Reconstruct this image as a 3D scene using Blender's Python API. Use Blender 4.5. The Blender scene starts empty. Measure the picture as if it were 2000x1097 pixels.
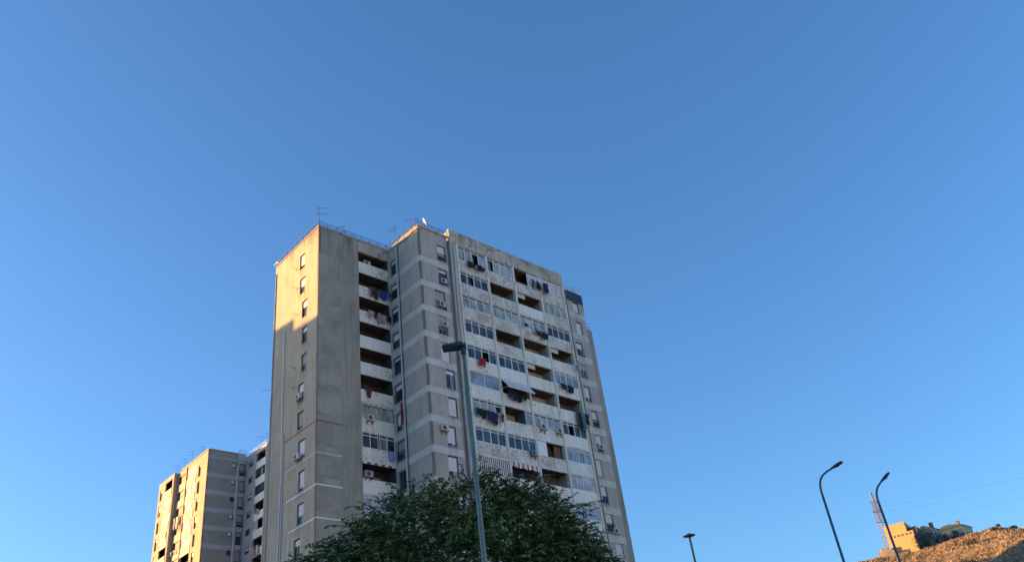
import bpy, math, random
import numpy as np
from mathutils import Matrix, Vector
random.seed(7); rng = np.random.default_rng(7)
sc = bpy.context.scene
C = sc.collection
PI = math.pi
YAW = 0.79516362
EYE = 1.6
# ------------------------------------------------------------------ camera
cam_d = bpy.data.cameras.new('camera'); cam = bpy.data.objects.new('camera', cam_d); C.objects.link(cam)
rt = Vector((0.9906962, 0.07301429, -0.11484748)); up = Vector((0.13609199, -0.53151531, 0.83604453)); fw = Vector((0, 0.84389596, 0.53650686))
M = Matrix((rt, up, -fw)).transposed().to_4x4(); M.translation = (0, 0, EYE)
cam.matrix_world = M
cam_d.sensor_width = 36; cam_d.lens = 36*1637.67/2000; cam_d.clip_start = .1; cam_d.clip_end = 6000
sc.camera = cam
# ------------------------------------------------------------------ light
SUN_EL = math.atan(0.114)
sdir = Vector((-math.sin(math.radians(86)), math.cos(math.radians(86)), 0)).normalized()      # towards the sun (horizontal part)
w = bpy.data.worlds.new('World'); sc.world = w; w.use_nodes = True
nt = w.node_tree; nt.nodes.clear()
sky = nt.nodes.new('ShaderNodeTexSky'); sky.sky_type = 'NISHITA'; sky.sun_disc = False
sky.sun_elevation = SUN_EL; sky.sun_rotation = math.atan2(sdir.x, sdir.y)
sky.air_density = 1.0; sky.dust_density = 1.1; sky.ozone_density = 4.2; sky.altitude = 0
bg = nt.nodes.new('ShaderNodeBackground'); bg.inputs['Strength'].default_value = 0.15
wo = nt.nodes.new('ShaderNodeOutputWorld')
nt.links.new(sky.outputs[0], bg.inputs['Color']); nt.links.new(bg.outputs[0], wo.inputs['Surface'])
sl = bpy.data.lights.new('sun', 'SUN'); sl.energy = 4.8; sl.angle = math.radians(.5); sl.color = (1, .51, .155)
so = bpy.data.objects.new('sun', sl); C.objects.link(so); so.location = (-40, 0, 90)
dv = Vector((sdir.x*math.cos(SUN_EL), sdir.y*math.cos(SUN_EL), math.sin(SUN_EL)))
so.rotation_euler = dv.to_track_quat('Z', 'Y').to_euler()
vs = sc.view_settings; vs.view_transform = 'Standard'; vs.look = 'None'; vs.gamma = 1; vs.exposure = 1.6; vs.use_curve_mapping = False

# ------------------------------------------------------------------ helpers
cy, sy = math.cos(YAW), math.sin(YAW)
def Wp(a, b, z): return Vector((a*cy-b*sy, a*sy+b*cy, z+EYE))      # building grid (metres, z from the eye) -> world
ROT = {'A': 0.0, 'B': -PI/2}
class MB:
    def __init__(s): s.v = []; s.f = []; s.m = []
    def box(s, x0, x1, y0, y1, z0, z1, mi=0):
        n = len(s.v)
        s.v += [(x0,y0,z0),(x1,y0,z0),(x1,y1,z0),(x0,y1,z0),(x0,y0,z1),(x1,y0,z1),(x1,y1,z1),(x0,y1,z1)]
        s.f += [(n,n+3,n+2,n+1),(n+4,n+5,n+6,n+7),(n,n+1,n+5,n+4),(n+1,n+2,n+6,n+5),(n+2,n+3,n+7,n+6),(n+3,n,n+4,n+7)]
        s.m += [mi]*6; return s
    def quad(s, a, b, c, d, mi=0):
        n = len(s.v); s.v += [a,b,c,d]; s.f.append((n,n+1,n+2,n+3)); s.m.append(mi); return s
    def tube(s, pts, rad, seg=8, mi=0, cap=True):
        pts = [Vector(p) for p in pts]
        if not isinstance(rad, (list, tuple)): rad = [rad]*len(pts)
        n0 = len(s.v); pu = None
        for i, p in enumerate(pts):
            t = (pts[min(i+1, len(pts)-1)]-pts[max(i-1, 0)]).normalized()
            u = t.orthogonal().normalized() if pu is None else (pu - t*pu.dot(t)).normalized()
            pu = u; v = t.cross(u)
            for k in range(seg):
                an = 2*PI*k/seg; q = p+(u*math.cos(an)+v*math.sin(an))*rad[i]; s.v.append(tuple(q))
        for i in range(len(pts)-1):
            for k in range(seg):
                a = n0+i*seg+k; b = n0+i*seg+(k+1) % seg
                s.f.append((a, b, b+seg, a+seg)); s.m.append(mi)
        if cap:
            s.f.append(tuple(n0+k for k in range(seg))[::-1]); s.f.append(tuple(n0+(len(pts)-1)*seg+k for k in range(seg))); s.m += [mi, mi]
        return s
    def mesh(s, name, mats, smooth=False):
        me = bpy.data.meshes.new(name); me.from_pydata(s.v, [], s.f)
        for m in (mats if isinstance(mats, (list, tuple)) else [mats]): me.materials.append(m)
        me.polygons.foreach_set('material_index', s.m)
        if smooth: me.polygons.foreach_set('use_smooth', [True]*len(s.f))
        me.update(); return me
def link(name, me, parent=None, loc=(0,0,0), rz=0.0):
    o = bpy.data.objects.new(name, me); C.objects.link(o); o.location = loc; o.rotation_euler = (0, 0, rz)
    if parent: o.parent = parent
    return o
def tag(o, label=None, cat=None, group=None, kind=None):
    if label: o['label'] = label
    if cat: o['category'] = cat
    if group: o['group'] = group
    if kind: o['kind'] = kind
    return o
def empty(name, loc, rz, label, cat, group=None):
    o = bpy.data.objects.new(name, None); C.objects.link(o); o.location = loc; o.rotation_euler = (0, 0, rz)
    o.empty_display_size = .3
    return tag(o, label, cat, group)

# ------------------------------------------------------------------ materials
def newmat(name):
    m = bpy.data.materials.new(name); m.use_nodes = True
    return m, m.node_tree, m.node_tree.nodes['Principled BSDF']
def N(t, typ, **kw):
    n = t.nodes.new(typ)
    for k, v in kw.items():
        if k in n.inputs: n.inputs[k].default_value = v
        else: setattr(n, k, v)
    return n
def L(t, a, b): t.links.new(a, b)
def c4(c): return (c[0], c[1], c[2], 1)
def ramp(t, src, stops):
    r = t.nodes.new('ShaderNodeValToRGB'); L(t, src, r.inputs[0])
    e = r.color_ramp.elements
    while len(e) < len(stops): e.new(.5)
    for i, (p, c) in enumerate(stops): e[i].position = p; e[i].color = c4(c) if isinstance(c, (tuple, list)) else (c, c, c, 1)
    return r.outputs[0]
def mixc(t, f, a, b, mode='MIX'):
    m = t.nodes.new('ShaderNodeMix'); m.data_type = 'RGBA'; m.blend_type = mode
    for s, v in ((0, f), (6, a), (7, b)):
        if hasattr(v, 'links'): L(t, v, m.inputs[s])
        else: m.inputs[s].default_value = v if s == 0 else c4(v)
    return m.outputs[2]
def coords(t, jitter=True):
    tc = t.nodes.new('ShaderNodeTexCoord')
    if not jitter: return tc.outputs['Object']
    oi = t.nodes.new('ShaderNodeObjectInfo')
    mul = N(t, 'ShaderNodeMath', operation='MULTIPLY'); L(t, oi.outputs['Random'], mul.inputs[0]); mul.inputs[1].default_value = 83.0
    add = N(t, 'ShaderNodeVectorMath', operation='ADD'); L(t, tc.outputs['Object'], add.inputs[0]); L(t, mul.outputs[0], add.inputs[1])
    return add.outputs[0]
def noise(t, co, scale, detail=4, rough=.55, stretch=None):
    if stretch:
        mp = N(t, 'ShaderNodeMapping'); L(t, co, mp.inputs[0]); mp.inputs['Scale'].default_value = stretch; co = mp.outputs[0]
    n = N(t, 'ShaderNodeTexNoise', Scale=scale, Detail=detail, Roughness=rough); L(t, co, n.inputs['Vector']); return n.outputs['Fac']
def plaster(name, col, stain=.25, streak=.25, peel=0.0, peelcol=(.16,.13,.10), peelsc=3.2, green=0.0, jitter=True, rough=.9, bump=.25, tint=None, crack=0.0):
    m, t, bs = newmat(name); co = coords(t, jitter)
    c = mixc(t, ramp(t, noise(t, co, .45, 5), [(.3, 0), (.72, 1)]), tuple(x*(1-stain) for x in col), tuple(min(1, x*(1+stain*.5)) for x in col))
    if tint: c = mixc(t, ramp(t, noise(t, co, .22, 3), [(.42, 0), (.62, 1)]), c, tint)
    c = mixc(t, .5*stain+.1, c, ramp(t, noise(t, co, 9, 6, .7), [(.3, .35), (.7, 1)]), 'MULTIPLY')
    if streak: c = mixc(t, streak, c, ramp(t, noise(t, co, 1.0, 6, .7, (3.2, 3.2, .16)), [(.36, .35), (.56, 1)]), 'MULTIPLY')
    if crack:
        v = N(t, 'ShaderNodeTexVoronoi', Scale=.42); v.distance = 'CHEBYCHEV'; L(t, co, v.inputs['Vector'])
        bw = N(t, 'ShaderNodeRGBToBW'); L(t, v.outputs['Color'], bw.inputs[0]); c = mixc(t, crack*.5, c, ramp(t, bw.outputs[0], [(0, .72), (1, 1)]), 'MULTIPLY')
        rid = noise(t, co, .8, 8, .75); c = mixc(t, crack, c, ramp(t, rid, [(.485, 1), (.50, .72), (.515, 1)]), 'MULTIPLY')
        sp = noise(t, co, 2.1, 3, .5); c = mixc(t, ramp(t, sp, [(.70, 0), (.73, crack)]), c, tuple(x*.45 for x in col))
    if green: c = mixc(t, ramp(t, noise(t, co, .9, 4, .6, (1, 1, .35)), [(.5, 0), (.75, green)]), c, (.16, .17, .08))
    bh = noise(t, co, 22, 5)
    if peel:
        a = noise(t, co, peelsc, 7, .68); b2 = noise(t, co, .55, 2)
        mm = N(t, 'ShaderNodeMath', operation='MULTIPLY_ADD'); L(t, b2, mm.inputs[0]); mm.inputs[1].default_value = .45; L(t, a, mm.inputs[2])
        lim = .83-.085*peel
        f = ramp(t, mm.outputs[0], [(lim, 0), (lim+.025, 1)])
        pc = mixc(t, noise(t, co, 1.6, 3), peelcol, tuple(x*2.0 for x in peelcol))
        c = mixc(t, f, c, pc)
        s2 = N(t, 'ShaderNodeMath', operation='SUBTRACT'); L(t, bh, s2.inputs[0]); L(t, f, s2.inputs[1]); bh = s2.outputs[0]
    L(t, c, bs.inputs['Base Color']); bs.inputs['Roughness'].default_value = rough
    bp = N(t, 'ShaderNodeBump', Strength=bump, Distance=.02); L(t, bh, bp.inputs['Height']); L(t, bp.outputs[0], bs.inputs['Normal'])
    return m
def plain(name, col, rough=.6, metal=0, var=.25, sc_=6, spec=.5):
    m, t, bs = newmat(name); co = coords(t)
    c = mixc(t, noise(t, co, sc_, 4), tuple(x*(1-var) for x in col), tuple(min(1, x*(1+var)) for x in col))
    L(t, c, bs.inputs['Base Color']); bs.inputs['Roughness'].default_value = rough; bs.inputs['Metallic'].default_value = metal
    bs.inputs['Specular IOR Level'].default_value = spec
    return m
def glassm(name, lo, hi, rough=.22, fold=14, spec=.32):
    m, t, bs = newmat(name); co = coords(t)
    f = ramp(t, noise(t, co, 1.0, 3, .5, (fold, fold, .5)), [(.35, 0), (.62, 1)])
    f2 = ramp(t, noise(t, co, .9, 2), [(.35, .35), (.65, 1)])
    c = mixc(t, .7, mixc(t, f, lo, hi), f2, 'MULTIPLY')
    L(t, c, bs.inputs['Base Color']); bs.inputs['Roughness'].default_value = rough; bs.inputs['Specular IOR Level'].default_value = spec
    bs.inputs['Coat Weight'].default_value = .08
    return m
MT = {}
WALL = (.30, .272, .235)
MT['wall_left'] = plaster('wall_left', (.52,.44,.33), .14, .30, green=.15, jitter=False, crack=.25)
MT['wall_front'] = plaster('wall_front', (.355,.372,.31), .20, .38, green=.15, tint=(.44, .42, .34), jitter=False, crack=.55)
MT['patch'] = plaster('patch', (.39,.39,.315), .28, .15, green=.2, tint=(.46, .43, .34), crack=.6)
MT['panel'] = plaster('panel', (.48,.475,.405), .14, .32, green=.2, tint=(.48, .44, .42), jitter=False)
MT['band'] = plaster('band', (.61,.62,.55), .12, .15)
MT['fascia'] = plaster('fascia', (.58,.54,.44), .25, .35, green=.35, peel=.35, peelcol=(.17, .14, .12), jitter=False)
MT['roofpar'] = plaster('roofpar', (.66,.60,.48), .22, .35, peel=.55, peelcol=(.21, .17, .14), peelsc=2.2, green=.45, jitter=False)
MT['parapet_peel'] = plaster('parapet_peel', (.79,.80,.70), .16, .25, peel=1.0, peelcol=(.27, .225, .185), peelsc=6.5, bump=.5)
MT['parapet'] = plaster('parapet', (.82,.85,.75), .12, .22, peel=.22, peelcol=(.27, .24, .20), peelsc=5)
MT['parapet_clean'] = plaster('parapet_clean', (.84,.87,.79), .06, .12)
MT['pillar'] = plaster('pillar', (.79,.80,.70), .15, .3, peel=.45, peelcol=(.25, .21, .18), peelsc=5, jitter=False)
MT['groove'] = plaster('groove', (.2,.2,.18), .2, .4, jitter=False)
MT['groove_olive'] = plaster('groove_olive', (.30,.29,.19), .3, .4, green=.6, jitter=False)
MT['pier'] = plaster('pier', (.58,.57,.52), .18, .35, green=.35, jitter=False)
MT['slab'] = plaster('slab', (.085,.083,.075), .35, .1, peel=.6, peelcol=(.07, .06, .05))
MT['recess'] = plaster('recess', (.15,.148,.138), .25, .2, jitter=False)
MT['partition'] = plaster('partition', (.43,.435,.41), .2, .3, jitter=False)
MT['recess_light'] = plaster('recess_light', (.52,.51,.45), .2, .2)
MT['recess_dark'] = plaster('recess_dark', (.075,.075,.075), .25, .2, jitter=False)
MT['core'] = plain('core', (.12, .115, .11), .9)
MT['roof'] = plain('roof', (.2, .19, .18), .9)
MT['white_line'] = plain('white_line', (.8, .8, .77), .7)
MT['grey_line'] = plain('grey_line', (.58, .57, .53), .8)
MT['red_line'] = plain('red_line', (.34, .06, .04), .8, var=.5, sc_=3)
MT['frame_dark'] = plain('frame_dark', (.035, .045, .055), .5)
MT['frame_blue'] = plain('frame_blue', (.035, .075, .19), .5)
MT['frame_pale'] = plain('frame_pale', (.42, .42, .38), .6)
MT['frame_white'] = plain('frame_white', (.82, .84, .82), .5)
MT['shutter'] = plain('shutter', (.68, .69, .68), .6, var=.12)
MT['shutter_old'] = plain('shutter_old', (.36, .37, .36), .7, var=.25)
MT['shutter_wood'] = plain('shutter_wood', (.15, .085, .045), .7)
MT['glass_teal'] = glassm('glass_teal', (.24, .30, .27), (.50, .54, .47), fold=4)
MT['glass_dark'] = glassm('glass_dark', (.02, .03, .032), (.085, .10, .095), fold=1.2)
MT['glass_navy'] = glassm('glass_navy', (.02, .055, .075), (.07, .12, .14), fold=1.2)
MT['glass_blue'] = glassm('glass_blue', (.22, .29, .36), (.38, .46, .52), .3, fold=6)
MT['glass_pale'] = glassm('glass_pale', (.38, .42, .45), (.6, .64, .66), .3, fold=5)
MT['rail'] = plain('rail', (.03, .045, .09), .5)
MT['rail_white'] = plain('rail_white', (.55, .57, .62), .5)
MT['metal'] = plain('metal', (.22, .23, .25), .4, .7)
MT['antenna'] = plain('antenna', (.10, .12, .16), .5, .4)
MT['dish'] = plain('dish', (.8, .82, .82), .5)
MT['ac'] = plain('ac', (.52, .51, .48), .5, var=.1)
MT['black'] = plain('black', (.012, .013, .016), .6)
MT['tarp'] = plain('tarp', (.018, .022, .04), .55, var=.6, sc_=2.5)
MT['awning'] = plain('awning', (.6, .6, .57), .8, var=.12)
MT['pole_green'] = plaster('pole_green', (.105, .19, .18), .15, .25, jitter=False, rough=.45, bump=.1)
MT['lamp_dark'] = plain('lamp_dark', (.014, .026, .042), .45)
MT['lamp_pole'] = plain('lamp_pole', (.028, .075, .12), .5)
MT['lens'] = plain('lens', (.05, .06, .07), .15)
MT['bark'] = plaster('bark', (.10, .085, .065), .4, .5, bump=.8)
CL = {}
def cloth(col):
    if col not in CL:
        m, t, bs = newmat('cloth'); co = coords(t)
        c = mixc(t, noise(t, co, 5, 3), tuple(x*.7 for x in col), tuple(min(1, x*1.2) for x in col)); L(t, c, bs.inputs['Base Color']); bs.inputs['Roughness'].default_value = .9
        CL[col] = m
    return CL[col]

# ------------------------------------------------------------------ facade pieces
def wall_sheet(root, o3, face, W_, z0, z1, holes, mat, depth=.24, name='wall'):
    """wall seen from outside: x to the right, openings with real reveals"""
    xs = sorted({0, W_, *[h[0] for h in holes], *[h[1] for h in holes]}); zs = sorted({z0, z1, *[h[2] for h in holes], *[h[3] for h in holes]})
    mb = MB()
    for i in range(len(xs)-1):
        for j in range(len(zs)-1):
            mx, mz = (xs[i]+xs[i+1])/2, (zs[j]+zs[j+1])/2
            if any(h[0] < mx < h[1] and h[2] < mz < h[3] for h in holes): continue
            mb.quad((xs[i],0,zs[j]),(xs[i+1],0,zs[j]),(xs[i+1],0,zs[j+1]),(xs[i],0,zs[j+1]))
    for a, b, c, d in holes:
        mb.quad((a,0,c),(a,depth,c),(a,depth,d),(a,0,d)); mb.quad((b,depth,c),(b,0,c),(b,0,d),(b,depth,d))
        mb.quad((a,0,d),(a,depth,d),(b,depth,d),(b,0,d)); mb.quad((a,depth,c),(a,0,c),(b,0,c),(b,depth,c))
    mb.quad((0,0,z1),(W_,0,z1),(W_,depth,z1),(0,depth,z1)); mb.quad((0,depth,z0),(0,0,z0),(0,0,z1),(0,depth,z1)); mb.quad((W_,0,z0),(W_,depth,z0),(W_,depth,z1),(W_,0,z1))
    return link(name, mb.mesh(name, mat), root, o3, ROT[face])
class Bld:
    def __init__(s, root, a0, b0): s.r = root; s.a0 = a0; s.b0 = b0
    def p(s, a, b, z=0): return (a-s.a0, b-s.b0, z+EYE)
    def box(s, name, a0, a1, b0, b1, z0, z1, mat):
        z0 = max(z0, -EYE)
        mb = MB().box(0, a1-a0, 0, b1-b0, 0, z1-z0); return link(name, mb.mesh(name, mat), s.r, s.p(a0, b0, z0))
    def wall(s, a, b, face, W_, z1, holes, mat, z0=-EYE, name='wall'):
        return wall_sheet(s.r, s.p(a, b, 0), face, W_, z0, z1, holes, mat, name=name)
WC = {}
def window_mesh(w_, h, fm, sh, kind):
    k = (round(w_, 2), round(h, 2), fm, sh, kind)
    if k in WC: return WC[k]
    t = .11; mb = MB()
    mb.box(0, t, .05, .15, 0, h).box(w_-t, w_, .05, .15, 0, h).box(t, w_-t, .05, .15, h-t, h).box(t, w_-t, .05, .15, 0, t)
    mb.box(w_/2-.025, w_/2+.025, .07, .14, t, h-t)
    mb.box(-.06, w_+.06, -.07, .05, -.07, -.002)
    fr = mb.mesh('window', MT[fm])
    pane = MB().box(t, w_/2-.025, .11, .13, t, h-t).mesh('pane', MT['glass_dark']); pane2 = MB().box(w_/2+.025, w_-t, .11, .13, t, h-t).mesh('pane', MT[kind])
    shm = None
    if sh > 0:
        mb = MB(); zt = h-t; zb = zt-(h-2*t)*sh; n = max(3, int((zt-zb)/.085)); dz = (zt-zb)/n
        for i in range(n):
            z = zb+i*dz
            mb.quad((t,.075,z),(w_-t,.075,z),(w_-t,.05,z+dz*.85),(t,.05,z+dz*.85)); mb.quad((t,.05,z+dz*.85),(w_-t,.05,z+dz*.85),(w_-t,.075,z+dz),(t,.075,z+dz))
        shm = mb
    WC[k] = (fr, (pane, pane2), shm, {}); return WC[k]
def window(B, a, b, z, face, w_, h, fm='frame_dark', sh=1.0, shm='shutter', kind='glass_dark', bars=False):
    fr, pn, sm, cache = window_mesh(w_, h, fm, sh, kind)
    o = link('window', fr, B.r, B.p(a, b, z), ROT[face])
    if sm is None or sh < .98:
        for q in pn: link('pane', q, o)
    if sm:
        if shm not in cache: cache[shm] = sm.mesh('shutter', MT[shm])
        link('shutter', cache[shm], o)
    if bars:
        mb = MB(); n = 7
        for i in range(n+1): mb.box(w_*i/n-.015, w_*i/n+.015, -.14, -.11, 0, .75)
        mb.box(-.05, w_+.05, -.15, -.10, .75, .8).box(-.05, w_+.05, -.15, -.10, 0, .04).box(-.05, -.02, -.15, .0, .7, .78).box(w_+.02, w_+.05, -.15, 0, .7, .78)
        link('railing', mb.mesh('railing', MT['frame_dark']), o)
    return o
GC = {}
def screen(B, a, b, z, face, w_, h, n=4, gm='glass_teal', tr=.30, fm='frame_white', bars=False, name='glazed_screen'):
    k = (round(w_, 2), round(h, 2), n, gm, tr, fm, bars)
    if k not in GC:
        t = .07; mb = MB()
        mb.box(0, w_, 0, .07, 0, t).box(0, w_, 0, .07, h-t, h)
        zt = h-tr if tr else h-t
        if tr: mb.box(0, w_, -.01, .06, zt-t/2, zt+t/2)
        for i in range(n+1):
            x = w_*i/n; ww = t*(1.3 if i % 2 == 0 else .9)/2
            mb.box(max(0, x-ww), min(w_, x+ww), -.012, .072, t, h-t)
        if bars:
            for i in range(n*3): mb.box(w_*(i+.5)/(n*3)-.015, w_*(i+.5)/(n*3)+.015, -.05, -.02, .02, zt)
        fr = mb.mesh(name, MT[fm]); pw = w_/n-t*1.3
        pane = MB().box(0, pw, 0, .012, 0, zt-t*1.6).mesh('pane', MT[gm])
        tp = MB().box(0, pw, 0, .012, 0, h-t-zt-t*.6).mesh('transom_pane', MT['glass_dark' if gm in ('glass_dark', 'glass_teal', 'glass_navy') else gm]) if tr else None
        GC[k] = (fr, pane, tp, pw, zt, t)
    fr, pane, tp, pw, zt, t = GC[k]
    o = link(name, fr, B.r, B.p(a, b, z), ROT[face])
    for i in range(n):
        x = w_*(i+.5)/n-pw/2
        alt = {'glass_teal': 'glass_pale', 'glass_dark': 'glass_teal', 'glass_navy': 'glass_dark', 'glass_pale': 'glass_teal', 'glass_blue': 'glass_blue'}.get(gm, gm)
        if random.random() < .22:
            if (k, 'alt') not in GC: q_ = pane.copy(); q_.materials[0] = MT[alt]; GC[k, 'alt'] = q_
            pm_ = GC[k, 'alt']
        else: pm_ = pane
        op = n > 2 and random.random() < .045
        link('pane', pm_, o, (x, .03+random.uniform(-.004, .012), t), random.uniform(.25, .7) if op else random.uniform(-.03, .03))
        if tp: link('transom_pane', tp, o, (x, .03, zt+t*.5))
    return o
def railing(B, pts, z, n_rails=3, h=.78, mat='rail', name='roof_railing'):
    mb = MB(); P = [Vector((p[0]-B.a0, p[1]-B.b0, z+EYE)) for p in pts]
    for i in range(len(P)-1):
        d = P[i+1]-P[i]; n = max(1, round(d.length/1.1))
        for k in range(n+1):
            q = P[i]+d*k/n; mb.tube([q, q+Vector((0, 0, h))], .026, 5)
        for r in range(n_rails):
            zz = Vector((0, 0, h*(r+1)/n_rails)); 
            sag = [P[i]+d*k/n+zz+Vector((0, 0, random.uniform(-.02, .02))) for k in range(n+1)]
            mb.tube(sag, .028, 5)
    return link(name, mb.mesh(name, MT[mat]), B.r)

# things on the facades ------------------------------------------------------
def thing(name, a, b, z, face, label, cat, group=None): return empty(name, Wp(a, b, z), YAW+ROT[face], label, cat, group)
AC = {}
def ac_unit(a, b, z, face, label, mat='ac'):
    """origin at bottom left front; stands proud of the wall (towards -y)"""
    r = thing('air_conditioner', a, b, z, face, label, 'air conditioner', 'air conditioner units on the towers')
    if mat not in AC:
        mb = MB().box(0, .82, -.36, -.06, .04, .60).box(-.01, .83, -.365, -.055, .57, .62)
        for i in range(6): mb.box(.60, .79, -.365, -.36, .12+i*.07, .15+i*.07)
        body = mb.mesh('body', MT[mat])
        mb = MB(); c = Vector((.30, -.372, .32)); n = 18; R = .22
        mb.tube([(c.x, -.362, c.z), (c.x, -.366, c.z)], R, n)
        fan = mb.mesh('fan', MT['black'])
        mb = MB()
        for rr in (R, R*.66, R*.33):
            for i in range(n):
                a0 = 2*PI*i/n; a1 = 2*PI*(i+1)/n
                mb.tube([(c.x+rr*math.cos(a0), -.378, c.z+rr*math.sin(a0)), (c.x+rr*math.cos(a1), -.378, c.z+rr*math.sin(a1))], .007, 4, cap=False)
        for i in range(6): mb.tube([(c.x, -.378, c.z), (c.x+R*math.cos(i*PI/3), -.378, c.z+R*math.sin(i*PI/3))], .006, 4, cap=False)
        gr = mb.mesh('fan_grille', MT['metal'])
        mb = MB()
        for x in (.12, .70): mb.box(x-.02, x+.02, -.40, 0, 0, .035).box(x-.02, x+.02, -.04, 0, -.30, 0); mb.tube([(x, -.36, 0), (x, -.03, -.28)], .014, 4)
        br = mb.mesh('bracket', MT['frame_dark'])
        AC[mat] = (body, fan, gr, br)
    body, fan, gr, br = AC[mat]
    link('body', body, r); link('fan', fan, r); link('fan_grille', gr, r); link('bracket', br, r)
    return r
def garment_mesh(kind, w_, h, mat):
    nx, nz = 10, 12; mb = MB(); idx = {}
    ph = random.uniform(0, 6); fr = random.uniform(7, 12)
    def inside(u, v):   # v 0 at top
        if kind == 'shirt': return (v < .33) or (.2 < u < .8)
        if kind == 'trousers': return (v < .25) or (u < .46) or (u > .54)
        return True
    for j in range(nz+1):
        for i in range(nx+1):
            u, v = i/nx, j/nz
            x = w_*(u-.5)*(1+.05*math.sin(ph+v*3)); y = .05*math.sin(fr*u+ph)*(.3+v)+.02*math.sin(9*v+ph)
            z = -h*v*(1+.10*math.sin(fr*.7*u+ph*2))
            idx[i, j] = len(mb.v); mb.v.append((x, y, z))
    for j in range(nz):
        for i in range(nx):
            if inside((i+.5)/nx, (j+.5)/nz): mb.f.append((idx[i,j], idx[i+1,j], idx[i+1,j+1], idx[i,j+1])); mb.m.append(0)
    return mb.mesh(kind, mat, True)
BLK = (.012,.012,.016); NAV = (.012,.018,.06); TEAL = (.03,.20,.24); WHT = (.5,.5,.5); RED = (.33,.015,.035); MAR = (.10,.02,.03); BLU = (.02,.05,.30); LAV = (.28,.30,.75); BRN = (.06,.035,.035); GRY = (.25,.25,.26); PNK = (.45,.28,.28)
def laundry(a, b, z, face, W_, items, label, out=.35):
    r = thing('laundry', a, b, z, face, label, 'laundry', 'washing hung out on the balconies')
    mb = MB(); n = 2
    for k in range(n):
        y = -out+k*.14; mb.tube([(-.1, y, .02), (W_/2, y, -.03), (W_+.1, y, .02)], .006, 4)
    mb.tube([(0, .1, 0), (0, -out-.02, .03)], .012, 4); mb.tube([(W_, .1, 0), (W_, -out-.02, .03)], .012, 4)
    link('clothes_line', mb.mesh('clothes_line', MT['metal']), r)
    x = 0; tot = sum(i[1] for i in items)
    for i, (kind, ww, h, col) in enumerate(items):
        ww2 = ww/tot*W_
        me = garment_mesh(kind, ww2*1.08, h, cloth(col))
        o = link(kind, me, r, (x+ww2/2, -out+(i % 2)*.13, -.0), random.uniform(-.08, .08)); x += ww2
        mo = o.modifiers.new('thickness', 'SOLIDIFY'); mo.thickness = .018
    return r
def antenna(loc, h, yags, label, rz=0.0, lean=0.0):
    r = empty('tv_antenna', loc, rz, label, 'antenna', 'aerials on the roofs')
    link('mast', MB().tube([(0,0,0), (lean, 0, h)], .02, 6).mesh('mast', MT['antenna']), r)
    for (z, ln, nel, el) in yags:
        mb = MB(); mb.tube([(-ln*.25, 0, z), (ln*.75, 0, z)], .013, 5)
        for i in range(nel): x = -ln*.25+ln*i/(nel-1); e = el*(1-.45*i/(nel-1)); mb.tube([(x, -e/2, z+.02), (x, e/2, z+.02)], .008, 4)
        link('aerial', mb.mesh('aerial', MT['antenna']), r)
    return r
def dish(loc, R, rz, label, tilt=.5, hh=.55):
    r = empty('satellite_dish', loc, rz, label, 'satellite dish', 'satellite dishes')
    mb = MB(); n = 20; rings = 5
    for j in range(rings+1):
        rr = R*j/rings
        for i in range(n):
            an = 2*PI*i/n; y = .28*(rr*rr)/R
            v = Vector((rr*math.cos(an), -y, rr*math.sin(an))); v.rotate(Matrix.Rotation(-tilt, 3, 'X')); mb.v.append(tuple(v+Vector((0, -.12, hh))))
    for j in range(rings):
        for i in range(n): a = j*n+i; b = j*n+(i+1) % n; mb.f.append((a, b, b+n, a+n)); mb.m.append(0)
    d = link('reflector', mb.mesh('reflector', MT['dish'], True), r); mo = d.modifiers.new('t', 'SOLIDIFY'); mo.thickness = .015
    link('arm', MB().tube([(0,0,0), (0,0,hh-.05), (0,-.1,hh)], .02, 6).tube([(0,-.12,hh-.25), (0,-.55,hh-.05)], .012, 5).box(-.03,.03,-.6,-.52,hh-.08,hh).mesh('arm', MT['metal']), r)
    return r

# ------------------------------------------------------------------ ground and hill (setting)
def smooth(x): x = min(1, max(0, x)); return x*x*(3-2*x)
def hnoise(x, y):
    return (math.sin(x*.31+1.3)*math.cos(y*.27+.4)+.6*math.sin(x*.73+y*.51)+.4*math.sin(x*1.7-y*1.3+2))
def hill_h(x, y):
    r = math.hypot(x, y); az = math.degrees(math.atan2(x, y))
    if r < 8 or y < 0: return 0.0
    m = smooth((az-11)/8)*(1-smooth((az-75)/25))
    if m <= 0: return 0.0
    t = np.interp(az, [0, 18.5, 19, 20.84, 22.8, 24.5, 25.76, 27.2, 28.35, 34, 90], [.180, .1875, .1885, .1862, .1868, .1895, .1905, .1895, .1825, .170, .14])
    H = 131*t+1.6
    p = float(np.clip(1.5-.24*(az-26.4), .95, 1.5))
    u = min(1, max(0, (r-20)/111)); h = H*u**p
    if r > 131: h = H-smooth((r-131)/40)*1.5
    if r > 420: h -= smooth((r-420)/500)*H
    return m*(h+hnoise(x, y)*.16*u)
ax = sorted(set([round(v, 1) for v in np.concatenate([np.arange(-40, 140, 2.2), np.arange(140, 420, 14), np.arange(-300, -40, 20), np.array([500, 650, 900, 1500, 3000, -450, -800, -1500, -3000])])]))
ay = sorted(set([round(v, 1) for v in np.concatenate([np.arange(20, 160, 2.2), np.arange(160, 420, 14), np.arange(-100, 20, 12), np.array([500, 650, 900, 1500, 3000, -200, -500, -1500, -3000])])]))
mb = MB(); mb.v = [(x, y, hill_h(x, y)) for y in ay for x in ax]; nx = len(ax)
for j in range(len(ay)-1):
    for i in range(nx-1): a = j*nx+i; mb.f.append((a, a+1, a+nx+1, a+nx)); mb.m.append(0)
gm, t, bs = newmat('dry_ground'); co = coords(t, False)
c = mixc(t, ramp(t, noise(t, co, .35, 6, .7), [(.35, 0), (.65, 1)]), (.27, .20, .135), (.44, .335, .235))
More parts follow.
